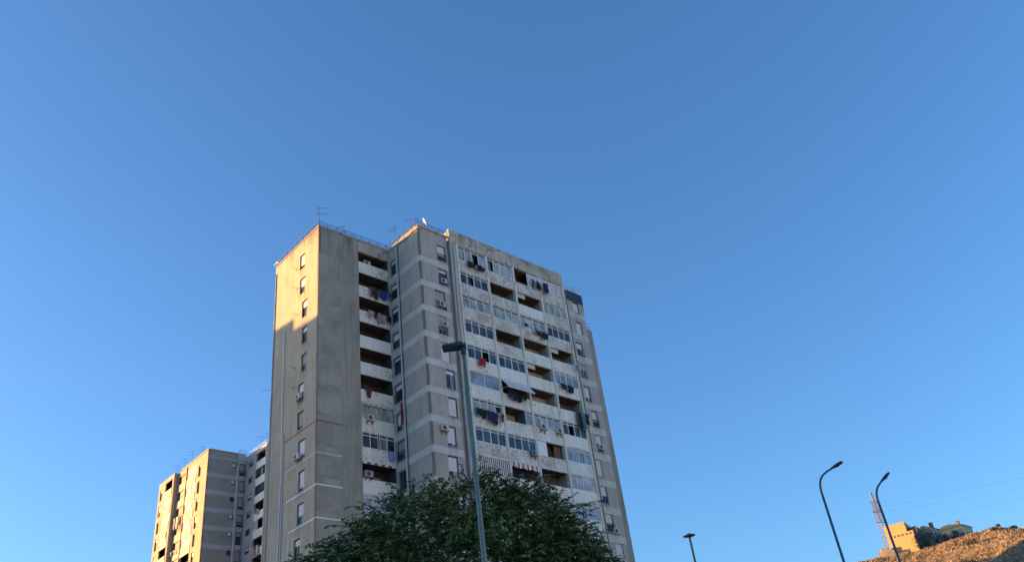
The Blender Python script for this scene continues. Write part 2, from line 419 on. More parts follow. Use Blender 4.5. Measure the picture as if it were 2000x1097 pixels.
c = mixc(t, ramp(t, noise(t, co, 1.6, 6, .75), [(.5, 0), (.62, .75)]), c, (.15, .11, .06))
c = mixc(t, ramp(t, noise(t, co, .12, 4, .6), [(.55, 0), (.68, .6)]), c, (.20, .19, .10))
L(t, c, bs.inputs['Base Color']); bs.inputs['Roughness'].default_value = 1
bp = N(t, 'ShaderNodeBump', Strength=.9, Distance=.35); L(t, noise(t, co, 2.2, 8, .75), bp.inputs['Height']); L(t, bp.outputs[0], bs.inputs['Normal'])
tag(link('ground', mb.mesh('ground', gm, True)), kind='structure')

tag(link('bounce_sheet', MB().box(-58, 30, -60, 44, -.2, .006).mesh('bounce_sheet', plaster('bounce_paving', (.46, .43, .38), .12, 0, jitter=False))), kind='structure')  # unseen pale sheet added to bounce light up onto the tower front
# dry grass on the slope
v = []; f = []; mi = []
gcols = [plain('grass_straw', (.44, .345, .245), .9), plain('grass_brown', (.32, .235, .165), .9), plain('grass_olive', (.21, .20, .12), .9)]
for _ in range(30000):
    az = math.radians(random.uniform(16.5, 31)); r = random.uniform(90, 134) if random.random() < .75 else random.uniform(125, 134)
    x, y = r*math.sin(az), r*math.cos(az); z = hill_h(x, y)
    hh = random.uniform(.05, .20)*(2.2 if random.random() < .04 else 1); k = random.choices([0, 1, 2], [5, 3, 2])[0]
    for _b in range(4):
        a = random.uniform(0, 2*PI); dx, dy = math.cos(a), math.sin(a); wv = random.uniform(.03, .10); lx, ly = random.gauss(0, .22), random.gauss(0, .22)
        bx, by = x+random.gauss(0, .2), y+random.gauss(0, .2); n = len(v)
        v += [(bx-dx*wv, by-dy*wv, z-.1), (bx+dx*wv, by+dy*wv, z-.1), (bx+lx, by+ly, z+hh)]; f.append((n, n+1, n+2)); mi.append(k)
me = bpy.data.meshes.new('dry_grass'); me.from_pydata(v, [], f)
for g in gcols: me.materials.append(g)
me.polygons.foreach_set('material_index', mi); me.update()
tag(link('dry_grass', me), 'straw coloured dry grass covering the slope of the hill', 'grass', kind='stuff')

# ------------------------------------------------------------------ the main tower
ROOT = empty('apartment_tower', Wp(37.09, 58.1, -EYE), YAW, 'tall concrete apartment tower with peeling white balconies, front right of the two towers', 'building')
B = Bld(ROOT, 37.09, 58.1)
G0 = -EYE; ZF = lambda k: 51.4-3.07*k
NF = 17
# left block, left face
lw = [(67.90, 66.85, .66, 2.44), (67.80, 66.65, .5, 2.42), (67.26, 66.1, .44, 2.40), (67.16, 66.1, .38, 2.26), (67.14, 66.06, .34, 2.2), (67.66, 66.6, .38, 2.2), (67.67, 66.51, .46, 2.25), (67.40, 66.15, .5, 2.3), (67.23, 66.12, .36, 2.3), (67.34, 66.17, .40, 2.32), (67.78, 66.67, .42, 2.3), (67.5, 66.4, .4, 2.3)]
BL = 73.35
holes = [(BL-l, BL-r, ZF(k)+z0, ZF(k)+z1) for k, (l, r, z0, z1) in enumerate(lw)]
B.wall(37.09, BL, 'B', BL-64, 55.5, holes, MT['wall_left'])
sets = [('frame_dark', .75, 'shutter', 'glass_dark'), ('frame_dark', .5, 'shutter', 'glass_teal'), ('frame_dark', .35, 'shutter', 'glass_teal'), ('frame_dark', .25, 'shutter', 'glass_dark'), ('frame_dark', .6, 'shutter_old', 'glass_teal'),
        ('frame_dark', .5, 'shutter', 'glass_dark'), ('frame_dark', .85, 'shutter_old', 'glass_pale'), ('frame_dark', .95, 'shutter', 'glass_dark'), ('frame_blue', .85, 'shutter', 'glass_pale'), ('frame_blue', .6, 'shutter', 'glass_teal'), ('frame_dark', .3, 'shutter', 'glass_dark'), ('frame_dark', 1, 'shutter', 'glass_dark')]
for k, (l, r, z0, z1) in enumerate(lw):
    fm, sh, shm, gk = sets[k]; window(B, 37.09+.07, l, ZF(k)+z0, 'B', l-r, z1-z0, fm, sh, shm, gk)
# left block front: blank wall, then the balcony recess
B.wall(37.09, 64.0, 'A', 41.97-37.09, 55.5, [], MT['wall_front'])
B.box('fascia', 41.97, 45.81, 64.0, 64.25, 54.12, 55.5, MT['fascia'])
B.box('coping', 37.0, 45.9, 63.9, 64.5, 55.5, 55.62, MT['fascia'])
B.box('coping', 37.0, 37.6, 64.5, 73.4, 55.5, 55.62, MT['wall_left'])
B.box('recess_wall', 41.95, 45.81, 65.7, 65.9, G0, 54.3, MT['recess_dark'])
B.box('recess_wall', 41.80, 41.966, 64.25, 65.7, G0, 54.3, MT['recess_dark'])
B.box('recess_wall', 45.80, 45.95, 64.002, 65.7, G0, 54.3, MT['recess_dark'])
for k in range(NF):
    z = ZF(k)
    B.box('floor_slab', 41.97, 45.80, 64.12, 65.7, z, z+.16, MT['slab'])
    if k < 12: B.box('balcony_parapet', 41.975, 45.80, 63.985, 64.115, z-.02, z+1.40+random.uniform(-.02, .02), MT['parapet' if k not in (3, 8) else 'parapet_clean'])
    else: B.box('balcony_parapet', 41.975, 45.80, 63.985, 64.115, z-.02, z+1.4, MT['parapet'])
B.box('floor_slab', 41.97, 45.80, 64.25, 65.7, 54.12, 54.3, MT['slab'])
for k in (0, 1, 2, 3, 4, 5, 8, 10, 11):
    z = ZF(k)+.16
    o = window(B, 42.4+.3*(k % 3), 65.62, z+.02, 'A', 1.0, 2.25, 'frame_dark' if k != 8 else 'frame_blue', [.4, .0, .7, .2, 0, .5, 0, 0, .9, 0, .5, 0][k], 'shutter_old', 'glass_dark')
    window(B, 44.3, 65.62, z+1.0, 'A', .9, 1.2, 'frame_pale', .3 if k % 2 else 1, 'shutter_old', 'glass_dark')
screen(B, 42.0, 64.02, ZF(6)+1.42, 'A', 3.78, 1.60, 4, 'glass_teal', 0, 'frame_pale')
screen(B, 42.0, 64.02, ZF(7)+1.42, 'A', 1.85, 1.62, 2, 'glass_dark', .38)
screen(B, 44.02, 64.02, ZF(7)+1.42, 'A', 1.76, 1.62, 2, 'glass_dark', .38)
screen(B, 42.0, 64.02, ZF(9)+1.42, 'A', 3.78, 1.62, 4, 'glass_pale', .4, bars=True)
# scalloped blind valances
def valance(a0, a1, b, z, h, mats, n, name='valance'):
    mb = MB(); W_ = a1-a0
    for i in range(n):
        x0, x1 = W_*i/n, W_*(i+1)/n; mb.box(x0, x1-.01, -.05-.02*(i % 2), -.02, -h*(.8+.2*(i % 2)), 0, i % len(mats))
    mb.tube([(0, -.06, .03), (W_, -.06, .03)], .045, 6)
    return link(name, mb.mesh(name, [MT[m] for m in mats]), B.r, B.p(a0, b, z))
valance(42.05, 45.7, 63.98, ZF(5)-.04, .26, ['awning', 'shutter_old'], 12)
valance(42.05, 45.7, 63.98, ZF(7)-.04, .22, ['parapet_clean', 'shutter_wood'], 9)
# painted stripes round the corner of the left block
for z, mt, b1 in ((33.12, 'red_line', 70.0), (29.99, 'grey_line', 69.7), (26.98, 'white_line', 69.36), (23.97, 'white_line', 68.85)):
    mb = MB().box(0, .012, 5.9, b1-58.1, -.06, .06).box(0, 2.73, 5.888, 5.9, -.06, .06); link('painted_stripe', mb.mesh('painted_stripe', MT[mt]), B.r, (-.012, 0, z+EYE))
for z0, z1, b in ((23.97, 26.9, 69.3), (18, 23.9, 68.8)): B.box('painted_stripe', 37.075, 37.09, b, b+.09, z0, z1, MT['grey_line'])
for k in range(1, 15):
    z = 55.0-3.06*k+.2
    B.box('plaster_patch', 37.12, 39.8-random.uniform(0, .25), 63.994, 64.02, z-2.85, z, MT['patch'])
# downpipes on the left face
def pipe(name, pts, r, mat): return link(name, MB().tube([B.p(*p) for p in pts], r, 7).mesh(name, MT[mat], True), B.r)
pipe('downpipe', [(37.03, 70.72, 46), (37.03, 70.66, 40), (37.03, 70.55, 35), (37.03, 70.45, 30), (37.03, 70.55, 26), (37.03, 70.6, G0)], .055, 'white_line')
pipe('downpipe', [(37.04, 70.2, 34), (37.04, 70.15, 28), (37.04, 70.2, G0)], .07, 'grey_line')
pipe('downpipe', [(37.04, 73.1, 54.5), (37.04, 73.05, G0)], .08, 'pier')
ms_, t_, bs_ = newmat('water_stain'); tc_ = t_.nodes.new('ShaderNodeTexCoord'); co_ = coords(t_)
st_ = ramp(t_, noise(t_, co_, 1.0, 5, .7, (9, 9, .35)), [(.45, 0), (.68, .55)])
sx_ = N(t_, 'ShaderNodeSeparateXYZ'); L(t_, tc_.outputs['Generated'], sx_.inputs[0])
g_ = ramp(t_, sx_.outputs[2], [(0, 0), (.95, 1)]); e_ = ramp(t_, sx_.outputs[0], [(0, 0), (.15, 1)]); e2_ = ramp(t_, sx_.outputs[0], [(.85, 1), (1, 0)])
a_ = mixc(t_, 1.0, mixc(t_, 1.0, mixc(t_, 1.0, st_, g_, 'MULTIPLY'), e_, 'MULTIPLY'), e2_, 'MULTIPLY'); L(t_, a_, bs_.inputs['Alpha'])
bs_.inputs['Base Color'].default_value = (.10, .09, .075, 1); bs_.inputs['Roughness'].default_value = 1
MT['water_stain'] = ms_
def stain(Bx, a, b, z, face, w_, h):
    mb = MB().quad((0, 0, -h), (w_, 0, -h), (w_, 0, 0), (0, 0, 0)); off = .028
    return link('water_stain', mb.mesh('water_stain', ms_), Bx.r, Bx.p(a-(off if face == 'B' else 0), b-(off if face == 'A' else 0), z), ROT[face])
for k, (l, r, z0, z1) in enumerate(lw): stain(B, 37.09, l+.15, ZF(k)+z0-.08, 'B', l-r+.3, random.uniform(.6, 1.1))
for i in range(6): stain(B, 37.09, 73+random.uniform(-8.5, 0), 55.45, 'B', random.uniform(.6, 1.8), random.uniform(1.2, 3.0))
for i in range(4): stain(B, 37.2+random.uniform(0, 3.4), 64, 55.45, 'A', random.uniform(.6, 1.4), random.uniform(1.2, 4))
# core volumes and roofs
B.box('core_wall', 37.34, 41.94, 64.3, 73.3, G0, 55.3, MT['core'])
B.box('core_wall', 41.94, 49.7, 65.9, 73.3, G0, 55.3, MT['core'])
B.box('core_wall', 46.06, 49.74, 58.4, 65.9, G0, 55.2, MT['core'])
B.box('core_wall', 49.74, 68.2, 59.75, 73.3, G0, 54.9, MT['core'])
B.box('core_wall', 68.2, 70.98, 58.36, 73.3, G0, 54.4, MT['core'])
B.box('roof', 37.2, 70.9, 66, 73.35, 55.3, 55.42, MT['roof'])
# mid block side face (looks left) and front face
S0 = 64.0
mw = [(63.5, 62.45, .3, 2.25), (63.6, 62.42, .31, 2.15), (63.6, 62.42, .41, 2.2), (63.68, 62.44, .37, 2.2), (63.64, 62.38, .41, 2.36), (63.66, 62.38, .43, 2.34), (63.6, 62.43, .4, 2.2), (63.66, 62.34, .42, 2.35), (63.6, 62.4, .4, 2.3), (63.6, 62.4, .4, 2.3), (63.6, 62.4, .4, 2.3), (63.6, 62.4, .4, 2.3)]
holes = [(S0-l, S0-r, ZF(k)+z0, ZF(k)+z1) for k, (l, r, z0, z1) in enumerate(mw)]
B.wall(45.81, S0, 'B', S0-58.1, 55.3, holes, MT['panel'])
ms = [('frame_blue', .2, 'shutter', 'glass_navy'), ('frame_dark', .3, 'shutter', 'glass_dark'), ('frame_dark', .25, 'shutter', 'glass_dark'), ('frame_dark', .45, 'shutter', 'glass_navy'), ('frame_blue', .15, 'shutter', 'glass_navy'), ('frame_dark', .3, 'shutter', 'glass_dark'), ('frame_dark', .7, 'shutter', 'glass_pale'), ('frame_dark', .7, 'shutter_old', 'glass_teal'), ('frame_blue', .0, 'shutter', 'glass_navy')]
for k, (l, r, z0, z1) in enumerate(mw):
    fm, sh, shm, gk = ms[k] if k < 9 else ('frame_dark', 1, 'shutter', 'glass_dark')
    window(B, 45.81+.07, l, ZF(k)+z0, 'B', l-r, z1-z0, fm, sh, shm, gk, bars=k in (1, 5, 7))
fw_ = [(48.3, 49.42, .48, 2.46), (48.24, 49.4, .4, 2.36), (47.55, 48.9, .3, 2.5), (47.67, 48.8, .24, 2.5), (47.75, 48.9, .2, 2.32), (48.11, 49.28, .38, 2.42), (48.15, 49.25, .4, 2.44), (47.67, 48.8, .37, 2.4), (47.54, 48.76, .5, 2.45), (47.9, 49.1, .4, 2.4), (47.9, 49.1, .4, 2.4), (47.9, 49.1, .4, 2.4)]
holes = [(l-45.81, r-45.81, ZF(k)+z0, ZF(k)+z1) for k, (l, r, z0, z1) in enumerate(fw_)]
B.wall(45.81, 58.1, 'A', 49.76-45.81, 55.3, holes, MT['panel'])
fs = [('frame_dark', .72, 'shutter', 'glass_dark', True), ('frame_dark', .18, 'shutter', 'glass_dark', True), ('frame_dark', .95, 'shutter_old', 'glass_pale', True), ('frame_pale', .75, 'shutter_old', 'glass_dark', True), ('frame_pale', 1, 'shutter', 'glass_dark', False), ('frame_blue', .2, 'shutter', 'glass_teal', False), ('frame_dark', 1, 'shutter', 'glass_dark', False), ('frame_blue', .9, 'shutter', 'glass_pale', False), ('frame_blue', .8, 'shutter', 'glass_pale', False)]
for k, (l, r, z0, z1) in enumerate(fw_):
    fm, sh, shm, gk, bars = fs[k] if k < 9 else ('frame_dark', 1, 'shutter', 'glass_dark', False)
    window(B, l, 58.1+.07, ZF(k)+z0, 'A', r-l, z1-z0, fm, sh, shm, gk, bars)
for k, (l, r, z0, z1) in enumerate(mw): stain(B, 45.81, l+.1, ZF(k)+z0-.08, 'B', l-r+.2, .75)
for k, (l, r, z0, z1) in enumerate(fw_): stain(B, l-.12, 58.1, ZF(k)+z0-.08, 'A', r-l+.24, .9)
me = MB().box(0, .02, .02, 4.0, 0, .72).box(0, 3.9, 0, .02, 0, .72).mesh('floor_band', MT['band'])
for k in range(16): link('floor_band', me, B.r, B.p(45.79, 58.08, ZF(k)-.58))
me = MB().box(0, .02, 0, 1.85, 0, .72).mesh('floor_band', MT['band'])
for k in range(16): link('floor_band', me, B.r, B.p(45.79, 62.16, ZF(k)-.58))
B.box('cornice', 45.67, 46.1, 58.0, 62.3, 54.98, 55.52, MT['wall_left']); B.box('cornice', 45.72, 46.1, 62.3, 63.9, 55.2, 55.52, MT['wall_left'])
B.box('cornice', 45.67, 49.9, 57.96, 58.35, 55.3, 55.5, MT['fascia'])
pipe('downpipe', [(45.72, 62.1, 54.9), (45.72, 62.08, G0)], .075, 'grey_line')
pipe('downpipe', [(45.74, 61.86, 54.9), (45.74, 61.84, G0)], .03, 'frame_dark')
for a_, w0 in ((50.35, .025), (50.62, .04), (49.6, .02)): pipe('cable', [(a_+.05*math.sin(q*1.7), 57.93 if a_ > 50 else 58.03, 54.6-q*3.1) for q in range(18)], w0, 'frame_dark' if w0 < .03 else 'white_line')
# groove and pier beside the balcony front
B.box('expansion_joint', 49.76, 50.1, 58.3, 58.5, G0, 55.0, MT['groove'])
B.box('pier', 50.1, 50.86, 57.98, 59.7, G0, 54.75, MT['pier'])
B.box('roof_parapet', 50.0, 67.95, 57.9, 58.2, 54.75, 56.52, MT['roofpar'])
B.box('roof_parapet', 50.02, 50.3, 58.2, 61.5, 54.75, 56.40, MT['roofpar'])
B.box('roof_parapet', 67.7, 67.97, 58.2, 61.5, 54.75, 56.45, MT['tarp'])
for i in range(14): stain(B, 50.4+random.uniform(0, 15.5), 57.9, 56.45, 'A', random.uniform(.6, 1.8), random.uniform(.8, 1.5))
B.box('roof', 50.3, 67.7, 58.2, 66, 54.9, 55.02, MT['roof'])
PX = [50.99, 55.28, 59.43, 63.67, 67.72]
for i, x in enumerate(PX):
    hw = .13; B.box('pillar', x-hw, x+hw, 57.86, 58.3, G0, 54.748, MT['pillar'])
    B.box('partition_wall', x-.08, x+.08, 58.302, 59.6, G0, 54.74, MT['partition'])
B.box('recess_wall', 51.0, 67.7, 59.6, 59.75, G0, 54.8, MT['recess'])
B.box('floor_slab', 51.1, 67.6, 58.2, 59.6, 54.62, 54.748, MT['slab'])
col = {0: ['G', 'D', 'G', 'D', 'N', 'B', 'G', 'N', 'L', 'G', 'O', 'G'],
       1: ['G', 'O', 'G', 'O', 'N', 'W', 'Q', 'N', 'S', 'O', 'G', 'G'],
       2: ['H', 'O', 'G', 'O', 'O', 'O', 'G', 'P', 'O', 'G', 'O', 'G'],
       3: ['E', 'G', 'D', 'O', 'V', 'O', 'D', 'V', 'C', 'V', 'G', 'O']}
mats_g = {'G': 'glass_teal', 'D': 'glass_dark', 'N': 'glass_navy', 'B': 'glass_blue', 'C': 'glass_pale', 'V': 'glass_blue'}
for c_ in range(4):
    x0, x1 = PX[c_]+.13, PX[c_+1]-.13; W_ = x1-x0
    for k in range(NF):
        z = ZF(k); s = col[c_][k] if k < 12 else 'O'
        pm = 'parapet_peel' if (k <= 2 or (k == 3 and c_ == 1) or (k == 7 and c_ < 3) or (k == 9 and c_ == 2)) else 'parapet'
        if (c_, k) in ((2, 1), (3, 8), (1, 4), (3, 6)): pm = 'parapet_clean'
        B.box('balcony_parapet', x0, x1, 57.97, 58.10, z-.02, z+1.4+random.uniform(-.015, .015), MT[pm])
        B.box('parapet_rim', x0, x1, 57.93, 58.13, z-.06, z+.10, MT['parapet' if k > 2 else 'parapet_peel'])
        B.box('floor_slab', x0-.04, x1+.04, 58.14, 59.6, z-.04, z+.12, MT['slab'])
        if k >= 12: continue
        zo = z+1.42; h = (ZF(k-1)-.07 if k else 54.7)-zo
        if s in mats_g:
            n = 2 if s == 'B' else 4
            screen(B, x0+.01, 58.0, zo, 'A', W_-.02, h, n, mats_g[s], 0 if s == 'B' else (.34 if k % 2 == 0 or s == 'D' else .28), 'frame_white')
        elif s == 'O':
            if (c_, k) in ((2, 4), (2, 3), (2, 5), (1, 9)): B.box('recess_wall', x0, x1, 59.54, 59.598, z+.12, z+2.95, MT['recess_light'])
            if (c_+k) % 3 == 0: B.box('roller_blind', x0+.1, x0+1.5, 58.16, 58.2, zo+h-.55, zo+h, MT['awning'])
            window(B, x0+.6+.5*((k+c_) % 3), 59.53, z+.14, 'A', 1.2, 2.2, 'frame_dark', [.3, 0, .8][(k+c_) % 3], 'shutter_old', 'glass_dark')
            if (k+c_) % 2: window(B, x0+2.7, 59.53, z+1.1, 'A', .9, 1.1, 'frame_pale', .4, 'shutter_old', 'glass_dark')
        elif s == 'H':
            B.box('partition_panel', x0+2.15, x1, 58.0, 58.06, zo, zo+h, MT['awning'])
            window(B, x0+2.75, 57.97, zo+.25, 'A', .95, 1.1, 'frame_dark', 0, 'shutter', 'glass_dark')
        elif s == 'E':
            B.box('partition_panel', x0+.05, x1-.03, 58.0, 58.06, zo, zo+h, MT['awning'])
            window(B, x0+2.75, 57.95, zo+.15, 'A', .85, 1.35, 'frame_white', 0, 'shutter', 'glass_navy')
        elif s == 'W':
            mb = MB()
            for i in range(24): 
                t0, t1 = i/24, (i+1)/24; dz = .03*math.sin(i*1.9)
                mb.quad((W_*t0, -.05, 0), (W_*t1, -.05, 0), (W_*t1, -.95, -1.15+dz), (W_*t0, -.95, -1.15+dz)); mb.box(W_*t0, W_*t1, -.96, -.94, -1.3+dz, -1.15+dz)
            mb.tube([(0, -.05, .0), (W_, -.05, .0)], .07, 8)
            o = link('awning', mb.mesh('awning', MT['awning']), B.r, B.p(x0, 57.95, zo+h-.05)); mo = o.modifiers.new('t', 'SOLIDIFY'); mo.thickness = .01
            link('awning_arm', MB().tube([(.05, 0, -1.1), (.05, -.93, -1.2)], .02, 5).tube([(W_-.05, 0, -1.1), (W_-.05, -.93, -1.2)], .02, 5).mesh('awning_arm', MT['frame_white']), o)
            window(B, x0+1.2, 59.53, z+.14, 'A', 1.2, 2.2, 'frame_dark', 0, 'shutter', 'glass_dark')
        elif s == 'Q':
            B.box('recess_wall', x0, x0+2.9, 59.54, 59.598, z+.12, z+2.95, MT['recess_light'])
            screen(B, x0+3.0, 58.0, zo, 'A', W_-3.02, h, 1, 'glass_blue', .4); B.box('partition_wall', x0+2.96, x0+3.0, 58.1, 59.6, z+.12, zo+h, MT['recess'])
            window(B, x0+.9, 59.53, z+.14, 'A', 1.2, 2.2, 'frame_pale', 1, 'shutter_old', 'glass_dark')
        elif s == 'P':
            B.box('partition_panel', x0, x0+1.35, 57.98, 58.04, z+1.3, zo+h-.02, MT['frame_white'])
            B.box('curtain', x0+2.7, x1-.35, 58.3, 58.36, zo, zo+h-.1, cloth((.16, .10, .075))); B.box('curtain', x0+1.95, x0+2.5, 58.6, 58.66, zo, zo+h-.1, cloth((.07, .04, .025)))
        elif s == 'L':
            mb = MB(); n = 16
            for i in range(n):
                for j in range(7):
                    xx = W_*(i+.5)/n; zz = h*(j+.5)/7; e = .06 if (i+j) % 2 else .035
                    mb.box(xx-.05, xx+.05, -.02, .01, zz-.11, zz+.11, (i+j) % 2)
            mb.box(0, W_, .012, .03, 0, h, 2)
            link('patterned_blind', mb.mesh('patterned_blind', [MT['shutter'], MT['parapet_clean'], cloth((.16, .10, .12))]), B.r, B.p(x0, 57.98, zo))
        elif s == 'S':
            valance(x0+.05, x1-.05, 57.93, zo+h, .55, ['awning', 'red_line', 'frame_white'], 18, 'striped_valance')
            B.box('curtain', x0+.1, x0+2.6, 58.4, 58.45, zo-.2, zo+h-.1, cloth((.012, .010, .018)))
# joint and right wing
B.box('expansion_joint', 67.86, 68.35, 58.22, 58.4, G0, 54.6, MT['groove_olive'])
rw = [(69.35, 70.4, .12, 1.75), (69.3, 70.36, .1, 1.95), (68.74, 69.83, .15, 2.0), (68.65, 69.83, .2, 2.1), (68.71, 69.69, .33, 2.24), (69.21, 70.2, .36, 2.32), (69.16, 70.19, .4, 2.38), (68.52, 69.4, .5, 2.46), (68.53, 69.5, .55, 2.6), (68.48, 69.66, .6, 2.6), (69.26, 70.45, .5, 2.7), (69.2, 70.3, .5, 2.6)]
holes = [(l-68.35, r-68.35, ZF(k)+z0, ZF(k)+z1) for k, (l, r, z0, z1) in enumerate(rw)]
B.wall(68.35, 58.1, 'A', 71.2-68.35, 54.6, holes, MT['panel'])
rs = [('frame_dark', .9, 'shutter', 'glass_dark'), ('frame_dark', 1, 'shutter', 'glass_dark'), ('frame_dark', .45, 'shutter', 'glass_dark'), ('frame_pale', .4, 'shutter_old', 'glass_dark'), ('frame_dark', .75, 'shutter', 'glass_pale'), ('frame_dark', .7, 'shutter', 'glass_navy'), ('frame_pale', .5, 'shutter', 'glass_dark'), ('frame_pale', 1, 'shutter', 'glass_dark'), ('frame_blue', .6, 'shutter', 'glass_navy'), ('frame_dark', .65, 'shutter', 'glass_dark'), ('frame_pale', .8, 'shutter', 'glass_dark'), ('frame_dark', 1, 'shutter', 'glass_dark')]
for k, (l, r, z0, z1) in enumerate(rw):
    fm, sh, shm, gk = rs[k]; window(B, l, 58.17, ZF(k)+z0, 'A', r-l, z1-z0, fm, sh, shm, gk, bars=k in (2, 5, 9))
me = MB().box(0, 2.80, 0, .02, 0, .78).mesh('floor_band', MT['band'])
for k in range(16): link('floor_band', me, B.r, B.p(68.38, 58.08, ZF(k)-.62))
for k, (l, r, z0, z1) in enumerate(rw): stain(B, l-.12, 58.1, ZF(k)+z0-.08, 'A', r-l+.24, .9)
B.box('wall', 71.0, 71.2, 58.34, 73.3, G0, 54.6, MT['panel'])
B.box('wall', 71.2, 72.28, 58.3, 73.3, G0, 49.85, MT['wall_front'])
B.box('roof_cladding', 68.4, 71.26, 58.03, 58.09, 53.15, 54.55, MT['tarp']); B.box('roof_cladding', 71.2, 71.27, 58.09, 61, 52.4, 54.5, MT['tarp'])
B.box('roof', 68.2, 71.0, 58.3, 66, 54.4, 54.52, MT['roof'])
# railings on the roof edges
railing(B, [(37.15, 73.2), (37.15, 64.1)], 55.6); railing(B, [(37.15, 64.1), (45.7, 64.1), (45.75, 63.9)], 55.6); railing(B, [(37.15, 64.16), (45.7, 64.16)], 55.28, 1, .55, 'rail_white')
railing(B, [(45.85, 63.9), (45.85, 58.2)], 55.5); railing(B, [(45.85, 58.2), (49.95, 58.2)], 55.45)
railing(B, [(68.1, 58.2), (71.15, 58.2)], 54.55, 3, .7, 'rail_white'); railing(B, [(71.25, 58.5), (72.2, 58.5)], 49.85, 2, .6, 'rail_white')

# ------------------------------------------------------------------ the second tower, farther back on the left
R2 = empty('apartment_tower', Wp(56.5, 136.0, -EYE), YAW, 'farther apartment tower with its left side in orange sunlight, left of the front tower', 'building')
B2 = Bld(R2, 56.5, 136.0)
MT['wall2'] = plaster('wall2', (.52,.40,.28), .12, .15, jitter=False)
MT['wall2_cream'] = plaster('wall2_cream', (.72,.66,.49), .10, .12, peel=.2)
MT['wall2_shade'] = plaster('wall2_shade', (.34,.325,.265), .16, .15, jitter=False)  # darker copy of the sunlit wall, shade put into its colour
MT['band2'] = plaster('band2', (.46,.44,.41), .12, .15)
MT['wall2_blue'] = plaster('wall2_blue', (.48,.47,.45), .12, .2, jitter=False)
Z2 = lambda k: 56.35-3.065*k
N2 = 18
BF = 136.0
# shaded front
hs = [(4.45, 5.2, Z2(k)+1.55, Z2(k)+2.45) for k in range(12)]
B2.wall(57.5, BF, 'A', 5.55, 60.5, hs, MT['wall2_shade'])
for k in range(12): window(B2, 57.5+4.45, BF+.07, Z2(k)+1.55, 'A', .75, .9, 'frame_dark', .0 if k in (2, 5) else .9, 'shutter', 'glass_dark')
me = MB().box(0, 5.5, 0, .02, 0, .82).mesh('floor_band', MT['band2'])
for k in range(17): link('floor_band', me, R2, B2.p(57.52, BF-.02, Z2(k)-.72))
link('floor_band', MB().box(0, 5.5, 0, .02, 0, .25).mesh('floor_band', MT['band2']), R2, B2.p(57.52, BF-.02, 59.15))
hs = [(.42, 1.45, Z2(k)+.42, Z2(k)+2.55) for k in range(12)]
B2.wall(63.07, BF+.15, 'A', 1.53, 60.9, hs, MT['wall2_blue'])
for k in range(12): window(B2, 63.49, BF+.22, Z2(k)+.42, 'A', 1.03, 2.13, 'frame_dark', [.8, .95, .8, .85, .3, .9][k % 6], 'shutter_old', 'glass_dark', bars=k % 3 == 0)
def pipe2(pts, r, m): link('downpipe', MB().tube([B2.p(*p) for p in pts], r, 6).mesh('downpipe', MT[m]), R2)
pipe2([(62.95, BF-.1, 58.2), (62.95, BF-.1, G0)], .06, 'white_line')
# face looking left beside the balconies
hs = [(1.15, 2.95, Z2(k)+1.45, Z2(k)+2.45) for k in range(12)]
B2.wall(64.6, BF, 'B', 3.95, 60.2, hs, MT['wall2_blue'])
for k in range(12): window(B2, 64.67, BF-1.15, Z2(k)+1.45, 'B', 1.8, 1.0, 'frame_dark', [.2, 0, .5][k % 3], 'shutter', 'glass_teal')
B2.box('pillar', 64.45, 64.8, 131.85, 132.1, G0, 59.6, MT['band2'])
B2.box('pillar', 64.45, 66.0, 128.0, 128.4, G0, 60.0, MT['wall_left'])
B2.box('fascia', 64.5, 64.8, 128.4, 131.85, 59.3, 60.0, MT['wall2_cream'])
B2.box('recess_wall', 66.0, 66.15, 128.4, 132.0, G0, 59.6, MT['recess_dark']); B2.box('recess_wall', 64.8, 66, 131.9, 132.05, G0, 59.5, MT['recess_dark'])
for k in range(15):
    z = Z2(k); B2.box('floor_slab', 64.7, 66.0, 128.4, 131.9, z, z+.15, MT['slab'])
    B2.box('balcony_parapet', 64.5, 64.62, 128.4, 131.85, z, z+1.35, MT['parapet_clean' if k != 4 else 'parapet'])
    if k in (1, 2): screen(B2, 64.56, 131.8, z+1.36, 'B', 3.3, 1.65, 4, 'glass_dark', 0, 'frame_dark')
    if k == 4: screen(B2, 64.56, 131.8, z+1.36, 'B', 1.4, 1.65, 2, 'glass_pale', 0, 'frame_white')
# sunlit left side: near part
hs = [(2.35+3.05, 6.2+0, 0, 0)]
nearW = 146.9-136.0
hs = []
for k in range(12):
    hs.append((nearW-(139.7-136), nearW-(138.7-136), Z2(k)+.35, Z2(k)+2.5))
    hs.append((nearW-(144.2-136), nearW-(140.6-136), Z2(k)+1.3, Z2(k)+3.0))
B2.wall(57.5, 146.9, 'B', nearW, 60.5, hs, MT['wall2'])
for k in range(12):
    window(B2, 57.57, 139.7, Z2(k)+.35, 'B', 1.0, 2.15, 'frame_dark', [.1, 0, .2, .5, 0, .3][k % 6], 'shutter', 'glass_dark')
    B2.box('balcony_parapet', 57.42, 57.5, 140.5, 144.3, Z2(k)-.25, Z2(k)+1.29, MT['wall2_cream'])
    if k in (0, 1, 2, 3, 4, 7): screen(B2, 57.5, 144.2, Z2(k)+1.3, 'B', 3.6, 1.7, 4, ['glass_pale', 'glass_pale', 'shutter_old', 'glass_pale'][k % 4] if k % 4 != 2 else 'glass_pale', .3, 'frame_white')
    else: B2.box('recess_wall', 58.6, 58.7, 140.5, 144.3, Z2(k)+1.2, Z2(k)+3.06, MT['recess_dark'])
    B2.box('balcony_parapet', 57.3, 57.42, 144.75, 147.7, Z2(k), Z2(k)+1.35, MT['wall2_cream'])
    B2.box('floor_slab', 57.42, 58.9, 144.75, 147.8, Z2(k), Z2(k)+.15, MT['slab'])
B2.box('pillar', 57.3, 57.7, 144.45, 144.75, G0, 60.2, MT['wall2'])
